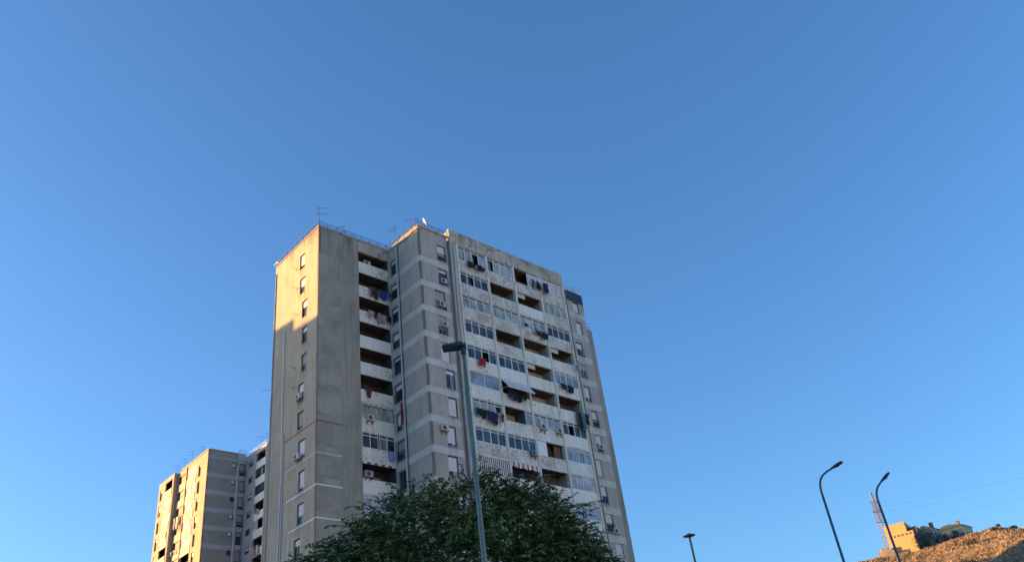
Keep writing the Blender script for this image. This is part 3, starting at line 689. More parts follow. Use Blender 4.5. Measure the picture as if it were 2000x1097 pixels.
B2.box('fascia', 57.3, 57.6, 144.75, 147.8, 59.2, 60.2, MT['wall2'])
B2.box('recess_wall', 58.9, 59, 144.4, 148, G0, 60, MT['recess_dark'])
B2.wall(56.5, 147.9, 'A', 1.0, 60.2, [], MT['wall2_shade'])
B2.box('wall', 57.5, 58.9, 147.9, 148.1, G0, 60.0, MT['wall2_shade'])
# far part stepping out
hs = []
for k in range(12):
    hs.append((154.6-151.6, 154.6-148.5, Z2(k)+1.3, Z2(k)+3.0)); hs.append((.7, 1.7, Z2(k)+.35, Z2(k)+2.45))
B2.wall(56.5, 154.6, 'B', 6.7, 60.2, hs, MT['wall2'])
for k in range(12):
    window(B2, 56.57, 154.6-.7, Z2(k)+.35, 'B', 1.0, 2.1, 'frame_dark', [.2, .6, 0][k % 3], 'shutter', 'glass_dark', bars=k % 3 == 1)
    B2.box('balcony_parapet', 56.42, 56.5, 148.45, 151.65, Z2(k)-.25, Z2(k)+1.29, MT['wall2_cream'])
    if k in (1, 2, 3, 6): screen(B2, 56.5, 151.6, Z2(k)+1.3, 'B', 3.1, 1.7, 4, 'glass_pale', .3, 'frame_white')
B2.box('core_wall', 57.74, 63.1, 136.24, 147.8, G0, 60.3, MT['core']) if False else B2.box('core_wall', 59.05, 64.6, 136.4, 154.4, G0, 60.2, MT['core'])
B2.box('core_wall', 57.8, 59.05, 136.3, 140.3, G0, 60.2, MT['core'])
B2.box('core_wall', 58.0, 59.05, 148.3, 154.3, G0, 60.0, MT['core'])
B2.box('core_wall', 66.15, 80, 128.2, 154.4, G0, 59.6, MT['core']); B2.box('core_wall', 64.85, 66.15, 132.1, 154.4, G0, 59.9, MT['core'])
B2.box('roof', 57.74, 64.84, 136.25, 147.9, 60.26, 60.44, MT['roof']); B2.box('roof', 56.74, 66.2, 148.12, 154.5, 60.05, 60.19, MT['roof']); B2.box('roof', 64.85, 80, 128.4, 154.4, 59.62, 59.9, MT['roof'])
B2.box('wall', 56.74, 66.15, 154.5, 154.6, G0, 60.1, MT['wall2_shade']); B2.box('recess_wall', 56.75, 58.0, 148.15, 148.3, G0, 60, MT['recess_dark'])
for k in range(13): B2.box('floor_slab', 56.75, 58.0, 148.31, 151.7, Z2(k)+.05, Z2(k)+.2, MT['slab']); B2.box('floor_slab', 57.75, 58.6, 140.5, 144.3, Z2(k)+.05, Z2(k)+.2, MT['slab'])
B2.box('coping', 57.4, 57.75, 135.9, 147, 60.5, 60.7, MT['wall2']); B2.box('coping', 57.75, 63, 135.9, 136.3, 60.5, 60.72, MT['wall2_shade'])
railing(B2, [(64.6, 135.8), (64.6, 128.3)], 60.0, 2, .7, 'rail_white'); railing(B2, [(63.2, 136.2), (64.6, 136.2)], 60.9, 2, .6)
thing_g = 'washing hung out on the balconies'
laundry(57.35, 147.6, Z2(2)+1.3, 'B', 2.6, [('towel', 1, 1.9, WHT), ('shirt', .8, 1.2, BLK), ('towel', 1, 2.2, WHT), ('trousers', .8, 1.4, GRY)], 'long white and dark washing in the shaded bay of the farther tower')
laundry(57.35, 147.6, Z2(4)+1.5, 'B', 2.2, [('shirt', .5, .6, WHT), ('shirt', .5, .5, BLK), ('shirt', .5, .6, WHT)], 'small white washing under the long sheets on the farther tower')
laundry(64.5, 131.2, Z2(5)+1.6, 'B', 2.0, [('towel', 1, 1.6, PNK), ('towel', 1, 1.7, WHT)], 'pale pink towels on the shaded balcony of the farther tower')
ac_unit(64.5, 130.6, Z2(3)+1.0, 'B', 'round fanned air conditioner on a shaded balcony of the farther tower')

# ------------------------------------------------------------------ washing, coolers, cloths on the main tower
laundry(52.1, 57.95, ZF(0)+1.35, 'A', 2.7, [('towel', .9, .75, BLK), ('shirt', .8, .5, BLK), ('trousers', .8, .8, BLK), ('shirt', .8, .55, NAV)], 'black washing on the top left balcony of the peeling front')
laundry(62.05, 57.95, ZF(0)+2.3, 'A', 1.5, [('shirt', .5, .7, NAV), ('trousers', .5, 1.1, GRY), ('shirt', .5, .8, NAV), ('trousers', .5, 1.0, BLK)], 'dark trousers and shirts before the grey panel on the top floor')
laundry(63.95, 57.95, ZF(0)+2.45, 'A', .8, [('towel', .8, 1.35, (.012, .018, .05))], 'dark blue cloth at the left of the enclosed top right balcony')
laundry(59.7, 57.95, ZF(2)+1.7, 'A', .7, [('shirt', .5, .35, NAV)], 'one small navy shirt left of the black washing, third floor from the top')
laundry(61.3, 57.95, ZF(2)+1.35, 'A', 2.3, [('shirt', .5, .6, (.03, .07, .08)), ('towel', .6, .55, BLK), ('trousers', .6, .95, BLK), ('shirt', .6, .75, BLK)], 'black washing on the third balcony of the third column')
laundry(52.35, 57.95, ZF(4)+1.55, 'A', 1.0, [('towel', .8, .95, RED), ('shirt', .35, .7, (.38, .02, .04))], 'bright red cloth hung from a balcony beside the street lamp head')
laundry(64.2, 57.95, ZF(4)+1.35, 'A', 2.3, [('shirt', .5, .55, BLK), ('towel', .5, .55, BRN), ('trousers', .5, .9, BLK), ('shirt', .5, .8, BLK)], 'black and brown washing under a blue glazed balcony, right column')
laundry(56.0, 57.95, ZF(5)+2.1, 'A', 2.4, [('towel', 1.0, 1.35, NAV), ('towel', 1.0, 1.4, BLK), ('towel', .5, 1.2, BLK)], 'wide black sheet hanging below the grey awning')
laundry(51.25, 57.95, ZF(6)+1.75, 'A', 3.7, [('towel', 1.0, .8, BLK), ('shirt', .8, .9, BLK), ('towel', 1.0, 1.15, (.01, .016, .07)), ('trousers', .7, 1.3, (.012, .02, .08)), ('shirt', .6, .8, GRY), ('shirt', .5, .9, BLK)], 'long row of navy and black washing right of the lamp pole')
laundry(66.1, 57.95, ZF(5)+1.35, 'A', 2.1, [('towel', .35, 1.5, BRN), ('towel', .5, 1.9, BLK), ('towel', .55, 2.1, TEAL), ('shirt', .7, 1.2, BLK)], 'teal towel between black clothes at the right edge of the balconies')
laundry(43.2, 63.93, ZF(1)+1.4, 'A', 2.5, [('shirt', .6, 1.2, BRN), ('trousers', .5, 1.3, (.04, .03, .03)), ('shirt', .35, .9, BRN), ('towel', .8, 1.05, BLU), ('shirt', .4, .95, (.02, .12, .25))], 'brown clothes and a bright blue sheet on the second recessed balcony', .3)
laundry(42.9, 63.93, ZF(2)+1.4, 'A', 2.8, [('shirt', .6, .8, PNK), ('shirt', .4, .7, BRN), ('towel', .4, 1.2, GRY), ('shirt', .6, .9, (.4, .36, .36)), ('trousers', .4, .8, BLK)], 'pale and dark clothes on the third recessed balcony', .3)
laundry(42.4, 63.93, ZF(5)+1.6, 'A', .8, [('shirt', .8, 1.0, MAR)], 'dark maroon cloth over the left end of a recessed balcony', .12)
laundry(44.9, 63.93, ZF(7)+1.4, 'A', .6, [('towel', .6, .95, LAV)], 'small lavender cloth under a white framed window', .15)
laundry(45.75, 62.35, ZF(6)+2.9, 'B', .3, [('towel', .3, 2.2, (.16, .02, .035))], 'narrow dark red hanging beside a window in the inner corner', .25)
ac_unit(46.85, 58.08, ZF(7)+1.6, 'A', 'white air conditioner left of a window beside the lamp pole')
ac_unit(48.15, 58.36, ZF(3)+1.2, 'A', 'air conditioner set in a pale framed window above the lamp head')
ac_unit(48.45, 58.36, ZF(1)+.55, 'A', 'air conditioner in the second window from the top of the middle block')
ac_unit(48.00, 58.36, ZF(2)+.55, 'A', 'air conditioner at the foot of the window with a grey awning frame')
ac_unit(37.07, 67.5, ZF(5)+.35, 'B', 'higher of the two air conditioners on the lower left face')
ac_unit(37.07, 67.5, ZF(7)+.35, 'B', 'lower of the two air conditioners on the lower left face')
ac_unit(42.45, 63.95, ZF(6)+1.05, 'A', 'air conditioner under the scalloped valance in the recess')
ac_unit(42.1, 63.97, ZF(8)+1.45, 'A', 'greyish air conditioner in the recess just above the tree', 'shutter_old')
ac_unit(42.9, 64.6, ZF(0)+1.4, 'A', 'air conditioner in the dark of the top recessed balcony')
ac_unit(60.2, 57.95, ZF(6)+1.15, 'A', 'left one of two air conditioners on a glazed balcony')
ac_unit(62.6, 57.95, ZF(6)+1.15, 'A', 'right one of two air conditioners on a glazed balcony')
ac_unit(58.2, 57.95, ZF(7)+.95, 'A', 'dark air conditioner below a glazed balcony, second column', 'metal')
ac_unit(69.3, 58.22, ZF(6)+.55, 'A', 'highest air conditioner on the right wing')
ac_unit(69.3, 58.22, ZF(9)+.3, 'A', 'middle air conditioner on the right wing, beside a dark window')
ac_unit(69.5, 58.2, ZF(10)+.1, 'A', 'lowest air conditioner on the right wing, beside the tree')
ac_unit(68.95, 58.3, ZF(2)+.2, 'A', 'dark air conditioner in a window below the roof of the right wing', 'metal')
r = thing('drying_rack', 66.2, 57.9, ZF(3)+1.35, 'A', 'grey folding drying rack leaning over a balcony, right column', 'drying rack')
mb = MB()
for i in range(7): mb.tube([(0, -.1-.12*i, -.08*i), (1.5, -.1-.12*i, -.08*i)], .012, 4)
link('rack_frame', mb.tube([(0, .1, .1), (0, -.9, -.6)], .018, 5).tube([(1.5, .1, .1), (1.5, -.9, -.6)], .018, 5).mesh('rack_frame', MT['rail_white']), r)
link('towel', garment_mesh('towel', .5, .7, cloth(GRY)), r, (1.1, -.5, -.2))
def plant(a, b, z, label, s=.5):
    r = thing('potted_plant', a, b, z, 'A', label, 'plant', 'potted plants on the balconies')
    link('pot', MB().tube([(0,0,0), (0,0,.25)], [.11, .15], 10).mesh('pot', plain('terracotta', (.22, .09, .05), .8)), r)
    mb = MB()
    for _ in range(150):
        d = Vector((random.gauss(0, 1), random.gauss(0, 1), random.gauss(.5, .8))).normalized()*random.uniform(.1, s); c_ = d+Vector((0,0,.35)); u = Vector((random.gauss(0,1), random.gauss(0,1), random.gauss(0,1))).normalized()*.05; v_ = u.orthogonal().normalized()*.03
        mb.quad(tuple(c_-u), tuple(c_+v_), tuple(c_+u), tuple(c_-v_))
    link('foliage', mb.mesh('foliage', MT['leaf_plain']), r)
MT['leaf_plain'] = plain('leaf_plain', (.05, .07, .03), .6, var=.6)
plant(44.2, 64.3, ZF(5)+1.2, 'leafy plant above the maroon cloth in the recess', .5); plant(44.9, 64.3, ZF(5)+1.2, 'right hand leafy plant on the same recessed balcony', .45)
plant(57.4, 58.3, ZF(3)+1.25, 'small plant on an open balcony in the second column', .3); plant(58.0, 58.3, ZF(3)+1.25, 'plant right of another on the open second column balcony', .35)

# aerials and dishes
def roofp(a, b, z): return Wp(a, b, z)
antenna(roofp(37.3, 64.3, 55.5), 3.1, [(2.75, 1.3, 6, .5), (1.95, 1.3, 7, .6)], 'tallest aerial at the front corner of the left block', PI*.02, .0)
antenna(roofp(40.6, 64.8, 55.5), 2.0, [(1.9, .9, 6, .6), (1.2, 1.3, 7, .7), (.75, 1.2, 4, .8)], 'aerial with several combs behind the front railing', PI)
antenna(roofp(45.4, 61.8, 55.4), 2.1, [(1.95, 1.2, 6, .6), (1.5, .9, 5, .6)], 'slanted aerial above the inner corner of the roof', PI*.9)
antenna(roofp(45.95, 58.6, 55.4), 1.5, [(1.3, 1.8, 9, .5)], 'flat aerial at the corner of the middle block', PI*.96)
antenna(roofp(48.9, 58.9, 55.4), 1.1, [(1.0, 1.0, 7, .5), (.7, .8, 5, .4)], 'low aerial near the pale end of the tall parapet', PI*.1)
antenna(roofp(70.6, 58.8, 54.5), 1.6, [(1.0, 1.6, 8, .5), (1.5, .5, 4, .4)], 'aerial on the right wing above the dark cladding', 0.0)
antenna(roofp(72.0, 58.9, 49.8), 1.4, [(1.3, 1.0, 6, .5), (.8, .8, 4, .5)], 'aerial on the lowest roof at the right edge', .3)
antenna(roofp(37.15, 73.4, 40.0), .35, [(.3, 1.5, 7, .35)], 'aerial sticking out from the left edge of the tower halfway up', PI*1.02)
antenna(roofp(60.0, 59.2, 55.0), 2.4, [(2.3, .8, 6, .5)], 'aerial behind the long roof parapet', .4)
for i, (b_, z_) in enumerate([(68.3, 1.0), (68.2, 1.5), (68.1, 1.3), (68.2, 1.3), (68.4, 2.2)]):
    k = [0, 1, 2, 4, 5][i]; antenna(roofp(36.9, b_, ZF(k)+z_-.3), .4, [(.35, .7, 5, .35)], ['small aerial beside the top window of the sunlit face', 'small aerial beside the second window of the sunlit face', 'small aerial beside the lowest sunlit window', 'small aerial left of a window below the shadow edge', 'small aerial left of the higher air conditioner'][i], PI*1.25)
dish(roofp(46.9, 58.5, 55.4), .46, YAW+.75, 'white satellite dish on the middle block roof', .45, 1.15)
dish(roofp(37.2, 73.3, 55.5), .30, YAW-1.2, 'satellite dish at the far left corner of the roof', .4)
for i, (a_, b_, z_, h_) in enumerate([(57.7, 143.5, 60.4, 2.7), (57.7, 146.5, 60.2, 2.5), (57.6, 149.5, 60.1, 2.4), (57.7, 139.0, 60.5, 1.8), (64.9, 131, 60.0, 2.6), (64.9, 129, 60.0, 2.4)]):
    antenna(roofp(a_, b_, z_), h_, [(h_-.2, 1.4, 6, .4), (h_-.8, 1.1, 5, .35)], ['aerial over the cream bay of the farther tower', 'aerial over the dark bay of the farther tower', 'leftmost aerial of the farther tower', 'aerial nearest the sunlit corner of the farther tower', 'aerial above the balconies of the farther tower', 'aerial of the farther tower closest to the front tower'][i], PI)

# ------------------------------------------------------------------ buildings left of the view whose shade falls on the place
def plain_block(a0, a1, b0, b1, z1, label, step=None):
    r = empty('apartment_building', Wp(a0, b0, -EYE), YAW, label, 'building'); Bx = Bld(r, a0, b0)
    Bx.box('wall', a0, a1, b0, b1, G0, z1-.6, MT['wall_front']); Bx.box('roof', a0-.05, a1+.05, b0-.05, b1+.05, z1-.598, z1, MT['fascia'])
    if step: Bx.box('roof_room', step[0], step[1], b0-.06, b1-.5, z1+.002, step[2], MT['panel'])
    n = int((z1-2)/3.05); m = int((a1-a0)/3.4)
    me = MB().box(0, 1.2, -.03, .03, 0, 1.5).mesh('window', MT['glass_dark'])
    for i in range(m):
        for k in range(min(n, 18)): link('window', me, r, Bx.p(a0+1.2+i*3.4, b0, 1+k*3.05))
    return r
plain_block(-29, -2, 124.3, 136, 53.5, 'stepped grey apartment tower out of the picture to the left', (-10.15, -2.2, 54.85))
r = empty('apartment_building', (-74, -10, 0), 0, 'long low apartment block out of the picture to the left', 'building')
link('wall', MB().box(0, 13, 0, 66, 0, 17.4).mesh('wall', MT['wall_front']), r); link('roof', MB().box(-.1, 13.1, -.1, 66.1, 17.402, 18.2).mesh('roof', MT['fascia']), r)
me = MB().box(-.03, .03, 0, 1.3, 0, 1.5).mesh('window', MT['glass_dark'])
for i in range(16):
    for k in range(5): link('window', me, r, (13, 2+i*4, 1.4+k*3.1))

MT['bounce_block'] = plaster('bounce_block', (.55, .58, .56), .1, .1, jitter=False)  # unseen pale blocks, added to reflect sunlight onto the tower's shaded front
for i, (x, y, w_, d_, h_, lb) in enumerate([(66, 8, 14, 34, 44, 'tall pale grey block added out of view on the right to reflect sunlight'), (74, -38, 14, 38, 38, 'pale grey block added out of view behind the camera to reflect sunlight')]):
    r = empty('apartment_building', (x, y, 0), 0, lb, 'building')
    link('wall', MB().box(0, w_, 0, d_, 0, h_).mesh('wall', MT['bounce_block']), r); link('roof', MB().box(-.2, w_+.2, -.2, d_+.2, h_+.002, h_+.8).mesh('roof', MT['fascia']), r)
    me = MB().box(-.03, .03, 0, 1.2, 0, 1.4).mesh('window', MT['glass_dark'])
    for a in range(int(d_/4)):
        for k in range(int(h_/3.1)): link('window', me, r, (0, 1.5+a*4, 1.2+k*3.1))
# ------------------------------------------------------------------ the tree in front
T = empty('leafy_tree', (-1.9, 18.4, 0), 0, 'dark green leafy tree in front of the tower behind the lamp pole', 'tree')
TL = Vector((-1.9, 18.4, 0))
blobs = [((-1.75, 18.4, 5.25), (2.75, 2.7, 2.45), 1.0), ((-.1, 18.2, 5.65), (1.15, 1.4, 1.35), 1.5), ((-3.45, 18.0, 6.0), (1.25, 1.3, 1.2), 1.3), ((-4.45, 17.5, 6.1), (.9, .8, .5), 1.3), ((-2.65, 17.9, 6.65), (1.15, 1.2, 1.1), 1.3), ((-.6, 17.9, 6.7), (1.0, 1.2, .95), 1.3), ((-1.4, 18.0, 7.1), (.9, 1.0, .8), .6), ((-5.0, 17.3, 5.8), (.75, .7, .6), 1.2), ((.6, 18.0, 5.5), (.6, .9, .85), 1.5), ((-3.2, 18, 4.6), (1.7, 1.8, 1.3), .5)]
mb = MB()
mb.tube([(0, 0, 0), (.05, .02, 1.2), (-.02, 0, 2.4), (.05, .05, 3.2)], [.26, .20, .17, .15], 10)
for (c_, rr, _) in blobs:
    e = Vector(c_)-TL; s_ = Vector((0, 0, random.uniform(1.9, 3.1))); m_ = (s_+e)/2+Vector((random.gauss(0, .2), random.gauss(0, .2), .25)); mb.tube([s_, m_, e], [.10, .065, .025], 7)
link('trunk', mb.mesh('trunk', MT['bark'], True), T)
V = []; F = []; MI = []; tw = MB()
def leaf(p, d, sz):
    nrm = Vector((random.gauss(0, .6), random.gauss(0, .6), 1)).normalized(); side = d.cross(nrm).normalized()*sz*.27
    n = len(V); dn = Vector((0, 0, -.12*sz))
    V.extend([tuple(p), tuple(p+d*sz*.45+side+dn), tuple(p+d*sz+dn*2.5), tuple(p+d*sz*.45-side+dn)])
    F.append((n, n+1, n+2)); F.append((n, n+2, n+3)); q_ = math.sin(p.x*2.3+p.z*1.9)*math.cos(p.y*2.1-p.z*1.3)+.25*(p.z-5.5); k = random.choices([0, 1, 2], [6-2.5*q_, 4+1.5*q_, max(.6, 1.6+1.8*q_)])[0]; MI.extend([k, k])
def twig(p, d, ln, nl, keep):
    pts = [p]; q = p.copy(); dd = d.copy()
    for s_ in range(5): dd = (dd+Vector((random.gauss(0, .12), random.gauss(0, .12), -.16))).normalized(); q = q+dd*ln/5; pts.append(q.copy())
    if keep: tw.tube(pts, [.009, .008, .006, .005, .004, .003], 4, cap=False)
    for i in range(nl):
        u = (i+.5)/nl*5*.98; j = int(u); pp = pts[j].lerp(pts[j+1], u-j); ax_ = (pts[j+1]-pts[j]).normalized()
        sd = ax_.cross(Vector((0, 0, 1))).normalized()*(1 if i % 2 else -1)
        leaf(pp, (ax_*.7+sd*random.uniform(.5, 1.1)+Vector((0, 0, random.uniform(-.45, .15)))).normalized(), random.uniform(.06, .115))
def outside(pt, me_):   # well inside another lobe?
    for b in blobs:
        if b is me_: continue
        q = Vector(((pt.x-b[0][0])/b[1][0], (pt.y-b[0][1])/b[1][1], (pt.z-b[0][2])/b[1][2]))
        if q.length < .62: return False
    return True
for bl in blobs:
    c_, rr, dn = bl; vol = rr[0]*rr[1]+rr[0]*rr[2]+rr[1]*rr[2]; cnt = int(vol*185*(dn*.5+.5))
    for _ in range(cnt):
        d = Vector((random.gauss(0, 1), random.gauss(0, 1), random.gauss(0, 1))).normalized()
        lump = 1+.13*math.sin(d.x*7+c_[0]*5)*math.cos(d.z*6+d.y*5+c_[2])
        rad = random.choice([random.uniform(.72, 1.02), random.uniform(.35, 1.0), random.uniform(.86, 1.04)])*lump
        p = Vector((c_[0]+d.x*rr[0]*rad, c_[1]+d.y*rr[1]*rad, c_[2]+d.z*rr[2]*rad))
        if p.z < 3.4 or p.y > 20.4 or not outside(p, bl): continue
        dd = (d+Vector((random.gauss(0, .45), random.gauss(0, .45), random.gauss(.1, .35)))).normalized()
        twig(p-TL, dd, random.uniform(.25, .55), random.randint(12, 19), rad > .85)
for (x, y, z, dx, dz) in [(-4.4, 17.4, 6.75, -1, .35), (-4.2, 17.4, 6.7, -1, .5), (-3.7, 17.6, 7.0, -1, .4), (-3.5, 17.7, 7.25, -.8, .7), (-5.1, 17.2, 6.35, -1, .3), (-5.2, 17.2, 6.2, -1, .1), (.4, 18, 6.95, .9, .6), (-2.9, 17.8, 7.55, -.5, .8), (-1.3, 17.9, 7.75, .1, 1), (-.2, 18, 7.4, .7, .8), (-2.1, 17.9, 7.7, -.3, 1), (.8, 17.9, 5.9, 1, .3)]:
    for _ in range(6): twig(Vector((x+random.gauss(0, .12), y+random.gauss(0, .2), z+random.gauss(0, .08)))-TL, Vector((dx, random.gauss(0, .4), dz+random.gauss(0, .25))).normalized(), random.uniform(.5, .8), 22, True)
lm = []
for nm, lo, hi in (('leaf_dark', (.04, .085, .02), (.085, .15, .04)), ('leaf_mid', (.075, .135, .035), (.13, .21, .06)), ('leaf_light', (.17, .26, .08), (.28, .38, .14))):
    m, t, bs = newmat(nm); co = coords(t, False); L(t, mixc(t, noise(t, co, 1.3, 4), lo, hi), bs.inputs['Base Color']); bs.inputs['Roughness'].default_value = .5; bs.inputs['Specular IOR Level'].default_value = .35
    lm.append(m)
me = bpy.data.meshes.new('crown'); me.from_pydata(V, [], F)
for m in lm: me.materials.append(m)
me.polygons.foreach_set('material_index', MI); me.update()
tag(link('crown', me, T), kind='stuff')
link('twigs', tw.mesh('twigs', MT['bark']), T)
print('leaves', len(F)//2)

# ------------------------------------------------------------------ street lamps
r = empty('street_lamp', (-1.05, 13.86, 0), 0, 'near green painted street lamp with a flat dark head, before the tower', 'street lamp', 'street lamps along the road')
mb = MB(); mb.tube([(0,0,0), (0,0,1.2), (0,0,1.25), (-.012,0,5.4), (-.03,0,9.0)], [.078, .074, .058, .045, .028], 14)
link('pole', mb.mesh('pole', MT['pole_green'], True), r)
mb = MB()
for z_, q in ((8.98, .029), (6.7, .041), (6.62, .041), (4.2, .050)): mb.tube([(-.02, 0, z_-.025), (-.02, 0, z_+.025)], q+.005, 14)
link('collar', mb.mesh('collar', MT['pole_green']), r)
mb = MB().tube([(-.03, 0, 8.96), (-.032, 0, 9.10)], .052, 12).box(-.085, .03, -.045, .045, 9.06, 9.17)
link('bracket', mb.mesh('bracket', MT['lamp_dark']), r)
hd = MB()
hx0, hx1, hy0, hy1 = -.42, .0, -.11, .11
hd.v += [(hx0+.01, hy0+.03, 9.135), (hx1, hy0, 9.09), (hx1, hy1, 9.09), (hx0+.01, hy1-.03, 9.135), (hx0, hy0+.03, 9.165), (hx1-.02, hy0+.01, 9.18), (hx1-.02, hy1-.01, 9.18), (hx0, hy1-.03, 9.165)]
hd.f += [(0,3,2,1), (4,5,6,7), (0,1,5,4), (1,2,6,5), (2,3,7,6), (3,0,4,7)]; hd.m += [0]*6
for i in range(6): hd.box(-.36+i*.055, -.34+i*.055, -.08, .08, 9.175, 9.20)
h_ = link('lamp_head', hd.mesh('lamp_head', MT['lamp_dark']), r, (-.01, 0, 0))
link('lens', MB().box(-.40, -.09, -.085, .085, 9.088, 9.10).mesh('lens', MT['lens']), h_)
def curved_lamp(loc, pts, rz, label, hs=.56):
    r = empty('street_lamp', loc, rz, label, 'street lamp', 'street lamps along the road')
    zt = pts[0][1]
    link('pole', MB().tube([(0,0,0), (0,0,1.1), (0,0,1.15), (0,0,zt*.6), (0,0,zt)], [.075, .07, .055, .044, .034], 10).mesh('pole', MT['lamp_pole'], True), r)
    P = [Vector((x, 0, z)) for x, z in pts]
    link('arm', MB().tube([P[0]-Vector((0,0,.1))]+P, [.034]+[.034-.008*i/len(P) for i in range(len(P))], 8).mesh('arm', MT['lamp_pole'], True), r)
    e = P[-1]; d = (P[-1]-P[-2]).normalized(); u = Vector((-d.z, 0, d.x)); hb = MB()
    prof = [(hs*q, max(.036, w0*.75), max(.03, h0*.72)) if i_ < 5 else (hs*q, .03, .015) for i_, (q, w0, h0) in enumerate([(0, .045, .035), (.12, .07, .045), (.28, .13, .055), (.52, .14, .05), (.66, .10, .035), (.70, .04, .02)])]
    for s_, w__, hgt in prof:
        c_ = e+d*s_
        for yy, zz in ((-w__, -hgt*.4), (-w__*.8, hgt), (w__*.8, hgt), (w__, -hgt*.4)): hb.v.append(tuple(c_+Vector((0, yy, 0))+u*zz))
    for i in range(len(prof)-1):
        for k in range(4): a = i*4+k; b = i*4+(k+1) % 4; hb.f.append((a, b, b+4, a+4)); hb.m.append(0)
    hb.f += [(0, 1, 2, 3), (23, 22, 21, 20)]; hb.m += [0, 0]
    hh = link('lamp_head', hb.mesh('lamp_head', MT['lamp_dark'], True), r)
    c_ = e+d*.38*hs-u*.02; link('lens', MB().tube([c_, c_-u*.02], [.06, .05], 12).mesh('lens', MT['lens']), hh)
    return r
curved_lamp((8.15, 24.7, 0), [(0, 8.45), (.002, 8.62), (.015, 8.74), (.045, 8.86), (.09, 8.95), (.16, 9.03), (.25, 9.09), (.36, 9.14), (.47, 9.175)], -.35, 'taller curved street lamp, left of the pair by the hill')
curved_lamp((10.2, 26.08, 0), [(0, 8.38), (.002, 8.52), (.015, 8.64), (.045, 8.745), (.09, 8.83), (.145, 8.90), (.21, 8.96), (.27, 9.0)], -.4, 'curved street lamp in front of the lattice mast')
r = empty('street_lamp', (6.82, 41.44, 0), .2, 'far small T shaped street lamp between the tower and the hill', 'street lamp', 'street lamps along the road')
link('pole', MB().tube([(0,0,0), (0,0,6), (0,0,12.05)], [.12, .085, .055], 10).mesh('pole', MT['lamp_pole'], True), r)
hb = link('lamp_head', MB().tube([(0,0,12.02), (0,0,12.08), (0,0,12.13), (0,0,12.2)], [.07, .27, .24, .08], 16).mesh('lamp_head', MT['lamp_dark']), r)
link('arm', MB().tube([(-.30, 0, 12.07), (.30, 0, 12.14)], .05, 6).mesh('arm', MT['lamp_dark']), r)

# ------------------------------------------------------------------ on the hill
def hz(x, y): return hill_h(x, y)
BR = empty('hilltop_building', (64.7, 167.6, 32.3), -.55, 'orange sunlit windowless building on top of the hill', 'building')
MT['orange'] = plaster('orange', (.62,.41,.19), .06, .08, jitter=False); MT['orange_dark'] = plaster('orange_shade', (.20, .16, .13), .2, .1, jitter=False)  # the dark one is the orange with shade put into its colour
link('wall', MB().box(0, 3.9, 0, 5, 0, 8.2).mesh('wall', MT['orange']), BR, (0, 0, 0)); link('roof', MB().box(-.05, 3.95, -.05, 5, 8.202, 8.4).mesh('roof', MT['orange']), BR)
link('terrace', MB().box(.3, 5.1, -1.0, -.01, 0, 6.1).box(.25, 5.15, -1.05, -.01, 6.1, 6.3).mesh('terrace', MT['orange']), BR)
me = MB().box(0, .28, -.04, .02, 0, .22).mesh('vent', MT['frame_dark'])
for i in range(6): link('vent', me, BR, (.75+i*.72, -1.06, 5.78))
link('shaded_side', MB().box(3.95, 5.6, .8, 4, 0, 7.3).mesh('shaded_side', MT['orange_dark']), BR)  # the building's shaded right side as a dark box, shade in its colour
r = empty('garden_wall', (61.4, 166.0, 31.6), -.3, 'low pale wall left of the orange building', 'wall'); link('wall', MB().box(0, 3.0, 0, .5, 0, 4.2).box(.8, 2.4, .5, 1.5, 0, 4.9).mesh('wall', plaster('pale_wall', (.55, .45, .28), .3, .3, peel=.6, peelcol=(.25, .10, .07))), r)
def house(loc, w_, d_, h, label, colr):
    r = empty('house', loc, -.75, label, 'house'); m_ = plaster('house_wall', colr, .1, .15)
    link('wall', MB().box(0, w_, 0, d_, 0, h).mesh('wall', m_), r)
    mb = MB(); mb.v += [(-.3,-.3,h), (w_+.3,-.3,h), (w_+.3,d_+.3,h), (-.3,d_+.3,h), (w_*.5,-.3,h+.8), (w_*.5,d_+.3,h+.8)]; mb.f += [(0,1,4), (2,3,5), (0,4,5,3), (1,2,5,4), (0,3,2,1)]; mb.m += [0]*5
    rf = link('roof', mb.mesh('roof', plain('roof_tile', (.5, .42, .25), .9)), r); link('chimney', MB().box(w_*.7, w_*.7+.6, d_*.4, d_*.4+.6, h, h+1.4).mesh('chimney', MT['orange_dark']), rf)
    for x in (w_*.2, w_*.6): link('window', MB().box(x, x+.9, -.04, .02, h-2, h-.8).mesh('window', MT['glass_dark']), r)
house((75.6, 171.5, 31.2), 5.4, 5, 8.0, 'pale yellow house behind the bushes on the hill', (.66, .58, .35))
house((70.7, 167.5, 31.3), 2.8, 4, 7.6, 'small pale house just right of the orange building', (.6, .55, .42))
house((82.0, 168, 31), 4.5, 4, 5.8, 'low grey roofed house at the right end of the bushes', (.28, .25, .24))
MT['bush_leaf'] = plain('bush_leaf', (.10, .12, .10), .8, var=.5, sc_=3); MT['bush_dry'] = plain('bush_dry', (.13, .115, .07), .9, var=.5, sc_=3)
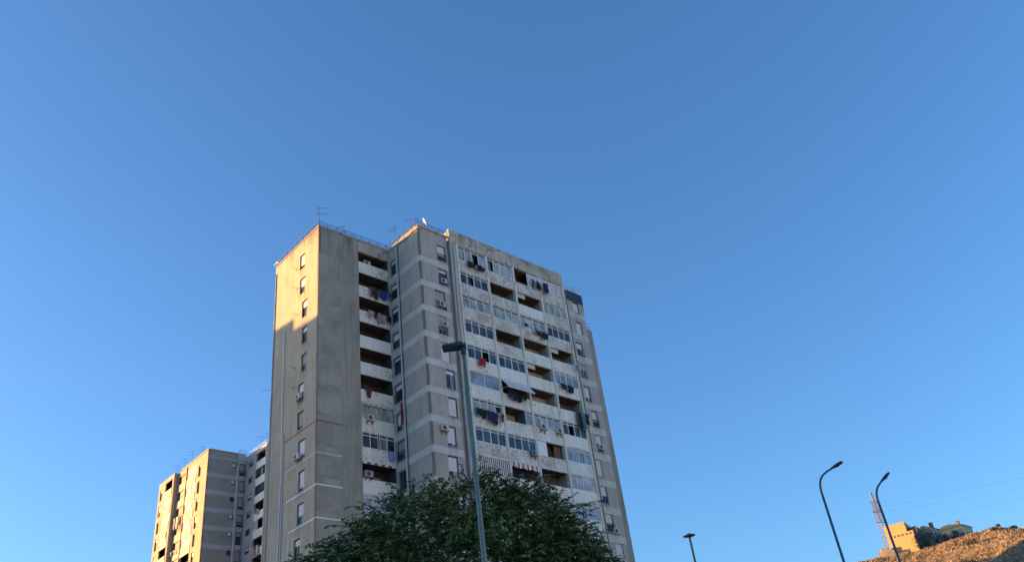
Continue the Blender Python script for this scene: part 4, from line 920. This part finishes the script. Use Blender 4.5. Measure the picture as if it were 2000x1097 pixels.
def bush(name, loc, rad, label, cat, grp, mat='bush_leaf', n=900, lf=.28):
    r = empty(name, loc, 0, label, cat, grp); mb = MB()
    for _ in range(n):
        d = Vector((random.gauss(0,1), random.gauss(0,1), random.gauss(0,1))).normalized(); q = random.uniform(.5, 1.05)*(1+.2*math.sin(d.x*6+d.z*5))
        c_ = Vector((d.x*rad[0]*q, d.y*rad[1]*q, rad[2]*(1+d.z*q))); u = Vector((random.gauss(0,1), random.gauss(0,1), random.gauss(0,1))).normalized()*lf*random.uniform(.6, 1.3); v_ = u.orthogonal().normalized()*lf*.5
        mb.quad(tuple(c_-u), tuple(c_+v_), tuple(c_+u), tuple(c_-v_))
    tag(link('foliage', mb.mesh('foliage', MT[mat]), r), kind='stuff')
    mb = MB()
    for _ in range(5): mb.tube([(0, 0, -.5), (random.gauss(0, rad[0]*.3), random.gauss(0, rad[1]*.3), rad[2]*1.2)], [.12, .04], 5)
    link('stem', mb.mesh('stem', MT['bark']), r)
gt = 'trees and bushes on the hilltop'
for x, y, z, rr, lb in [(65.2, 154, 32.4, (1.3, 1.5, 1.9), 'dark tree right against the orange building'), (66.9, 154, 32.1, (1.5, 1.6, 2.1), 'tallest dark tree of the hilltop clump'), (68.9, 154.5, 31.9, (1.3, 1.6, 1.8), 'dark tree in front of the pale yellow house'), (70.1, 154.5, 31.7, (1.0, 1.4, 1.5), 'small dark tree below the chimney of the pale yellow house'), (71.5, 154, 32.2, (1.2, 1.4, 1.6), 'dark bush right of the pale yellow house'), (73.2, 154, 32.2, (1.2, 1.4, 1.25), 'low bush at the right end of the hilltop clump')]:
    bush('hilltop_tree', (x, y, z), rr, lb, 'tree', gt, lf=.17, n=1100)
for az, r_, rr, lb in [(25.4, 124, (1.0, 1.0, .42), 'grey green bush on the dry slope'), (24.9, 111, (1.1, .9, .45), 'dark scrub low on the dry slope'), (26.9, 129, (.5, .5, .3), 'small round bush near the ridge'), (24.0, 107, (1.0, .9, .4), 'dark scrub at the lower edge of the picture'), (22.6, 118, (.6, .6, .3), 'little scrub below the orange building'), (27.9, 130, (.5, .5, .28), 'tiny bush on the ridge at the right edge')]:
    x, y = r_*math.sin(math.radians(az)), r_*math.cos(math.radians(az)); bush('scrub_bush', (x, y, hz(x, y)-.05), rr, lb, 'bush', 'scrub bushes on the dry slope', 'bush_dry', 260, .14)
# lattice mast
PM = empty('lattice_mast', (93.6, 242.7, 40), .3, 'tall white and red lattice mast behind the curved lamp', 'mast')
def lattice(z0, z1, w0, w1, n):
    mb = MB(); cr = [(-1,-1), (1,-1), (1,1), (-1,1)]
    wd = lambda z: w0+(w1-w0)*(z-z0)/(z1-z0)
    for i in range(n):
        za, zb = z0+(z1-z0)*i/n, z0+(z1-z0)*(i+1)/n
        for k in range(4):
            a, b = cr[k], cr[(k+1) % 4]; A0_, A1_ = wd(za)/2, wd(zb)/2
            p0 = (a[0]*A0_, a[1]*A0_, za); p1 = (a[0]*A1_, a[1]*A1_, zb); q0 = (b[0]*A0_, b[1]*A0_, za); q1 = (b[0]*A1_, b[1]*A1_, zb)
            mb.tube([p0, p1], .07, 4, cap=False); mb.tube([p0, q1], .03, 4, cap=False); mb.tube([q0, p1], .03, 4, cap=False); mb.tube([p1, q1], .03, 4, cap=False)
    return mb
mred = plain('mast_red', (.15, .085, .085), .6); mwh = plain('mast_white', (.20, .21, .25), .6)
link('lattice_section', lattice(-6, 20, 3.6, 1.5, 16).mesh('lattice_section', mwh), PM); link('lattice_section', lattice(20, 25, 1.5, 1.0, 5).mesh('lattice_section', mred), PM); link('lattice_section', lattice(25, 28.2, 1.0, .3, 4).mesh('lattice_section', mwh), PM)
mb = MB()
for z_ in (19.5, 22.5, 25.2): mb.tube([(-1.6, 0, z_), (1.6, 0, z_)], .09, 5).tube([(-1.6, 0, z_), (0, 0, z_+.8)], .05, 4).tube([(1.6, 0, z_), (0, 0, z_+.8)], .05, 4)
link('cross_arm', mb.mesh('cross_arm', mred), PM)
wm = plain('wire', (.16, .17, .2), .5)
for i, (zz, dz) in enumerate([(59.5, 0), (62.4, 3), (65.2, 6), (63.5, 12)]):
    P0 = Vector((93.6+(1.5 if i < 3 else -1.4), 242.7, zz)); P1 = Vector((330, 235, 92+dz)); pts = []
    for k in range(25): u = k/24; q = P0.lerp(P1, u); q.z -= 4*u*(1-u)*8; pts.append(q)
    o = link('power_line', MB().tube(pts, .011, 4).mesh('power_line', wm)); tag(o, ['lowest thin wire running right from the lattice mast', 'second wire up running right from the lattice mast', 'third wire up running right from the lattice mast', 'highest thin wire crossing the sky at the right'][i], 'wire', 'power lines over the hill')
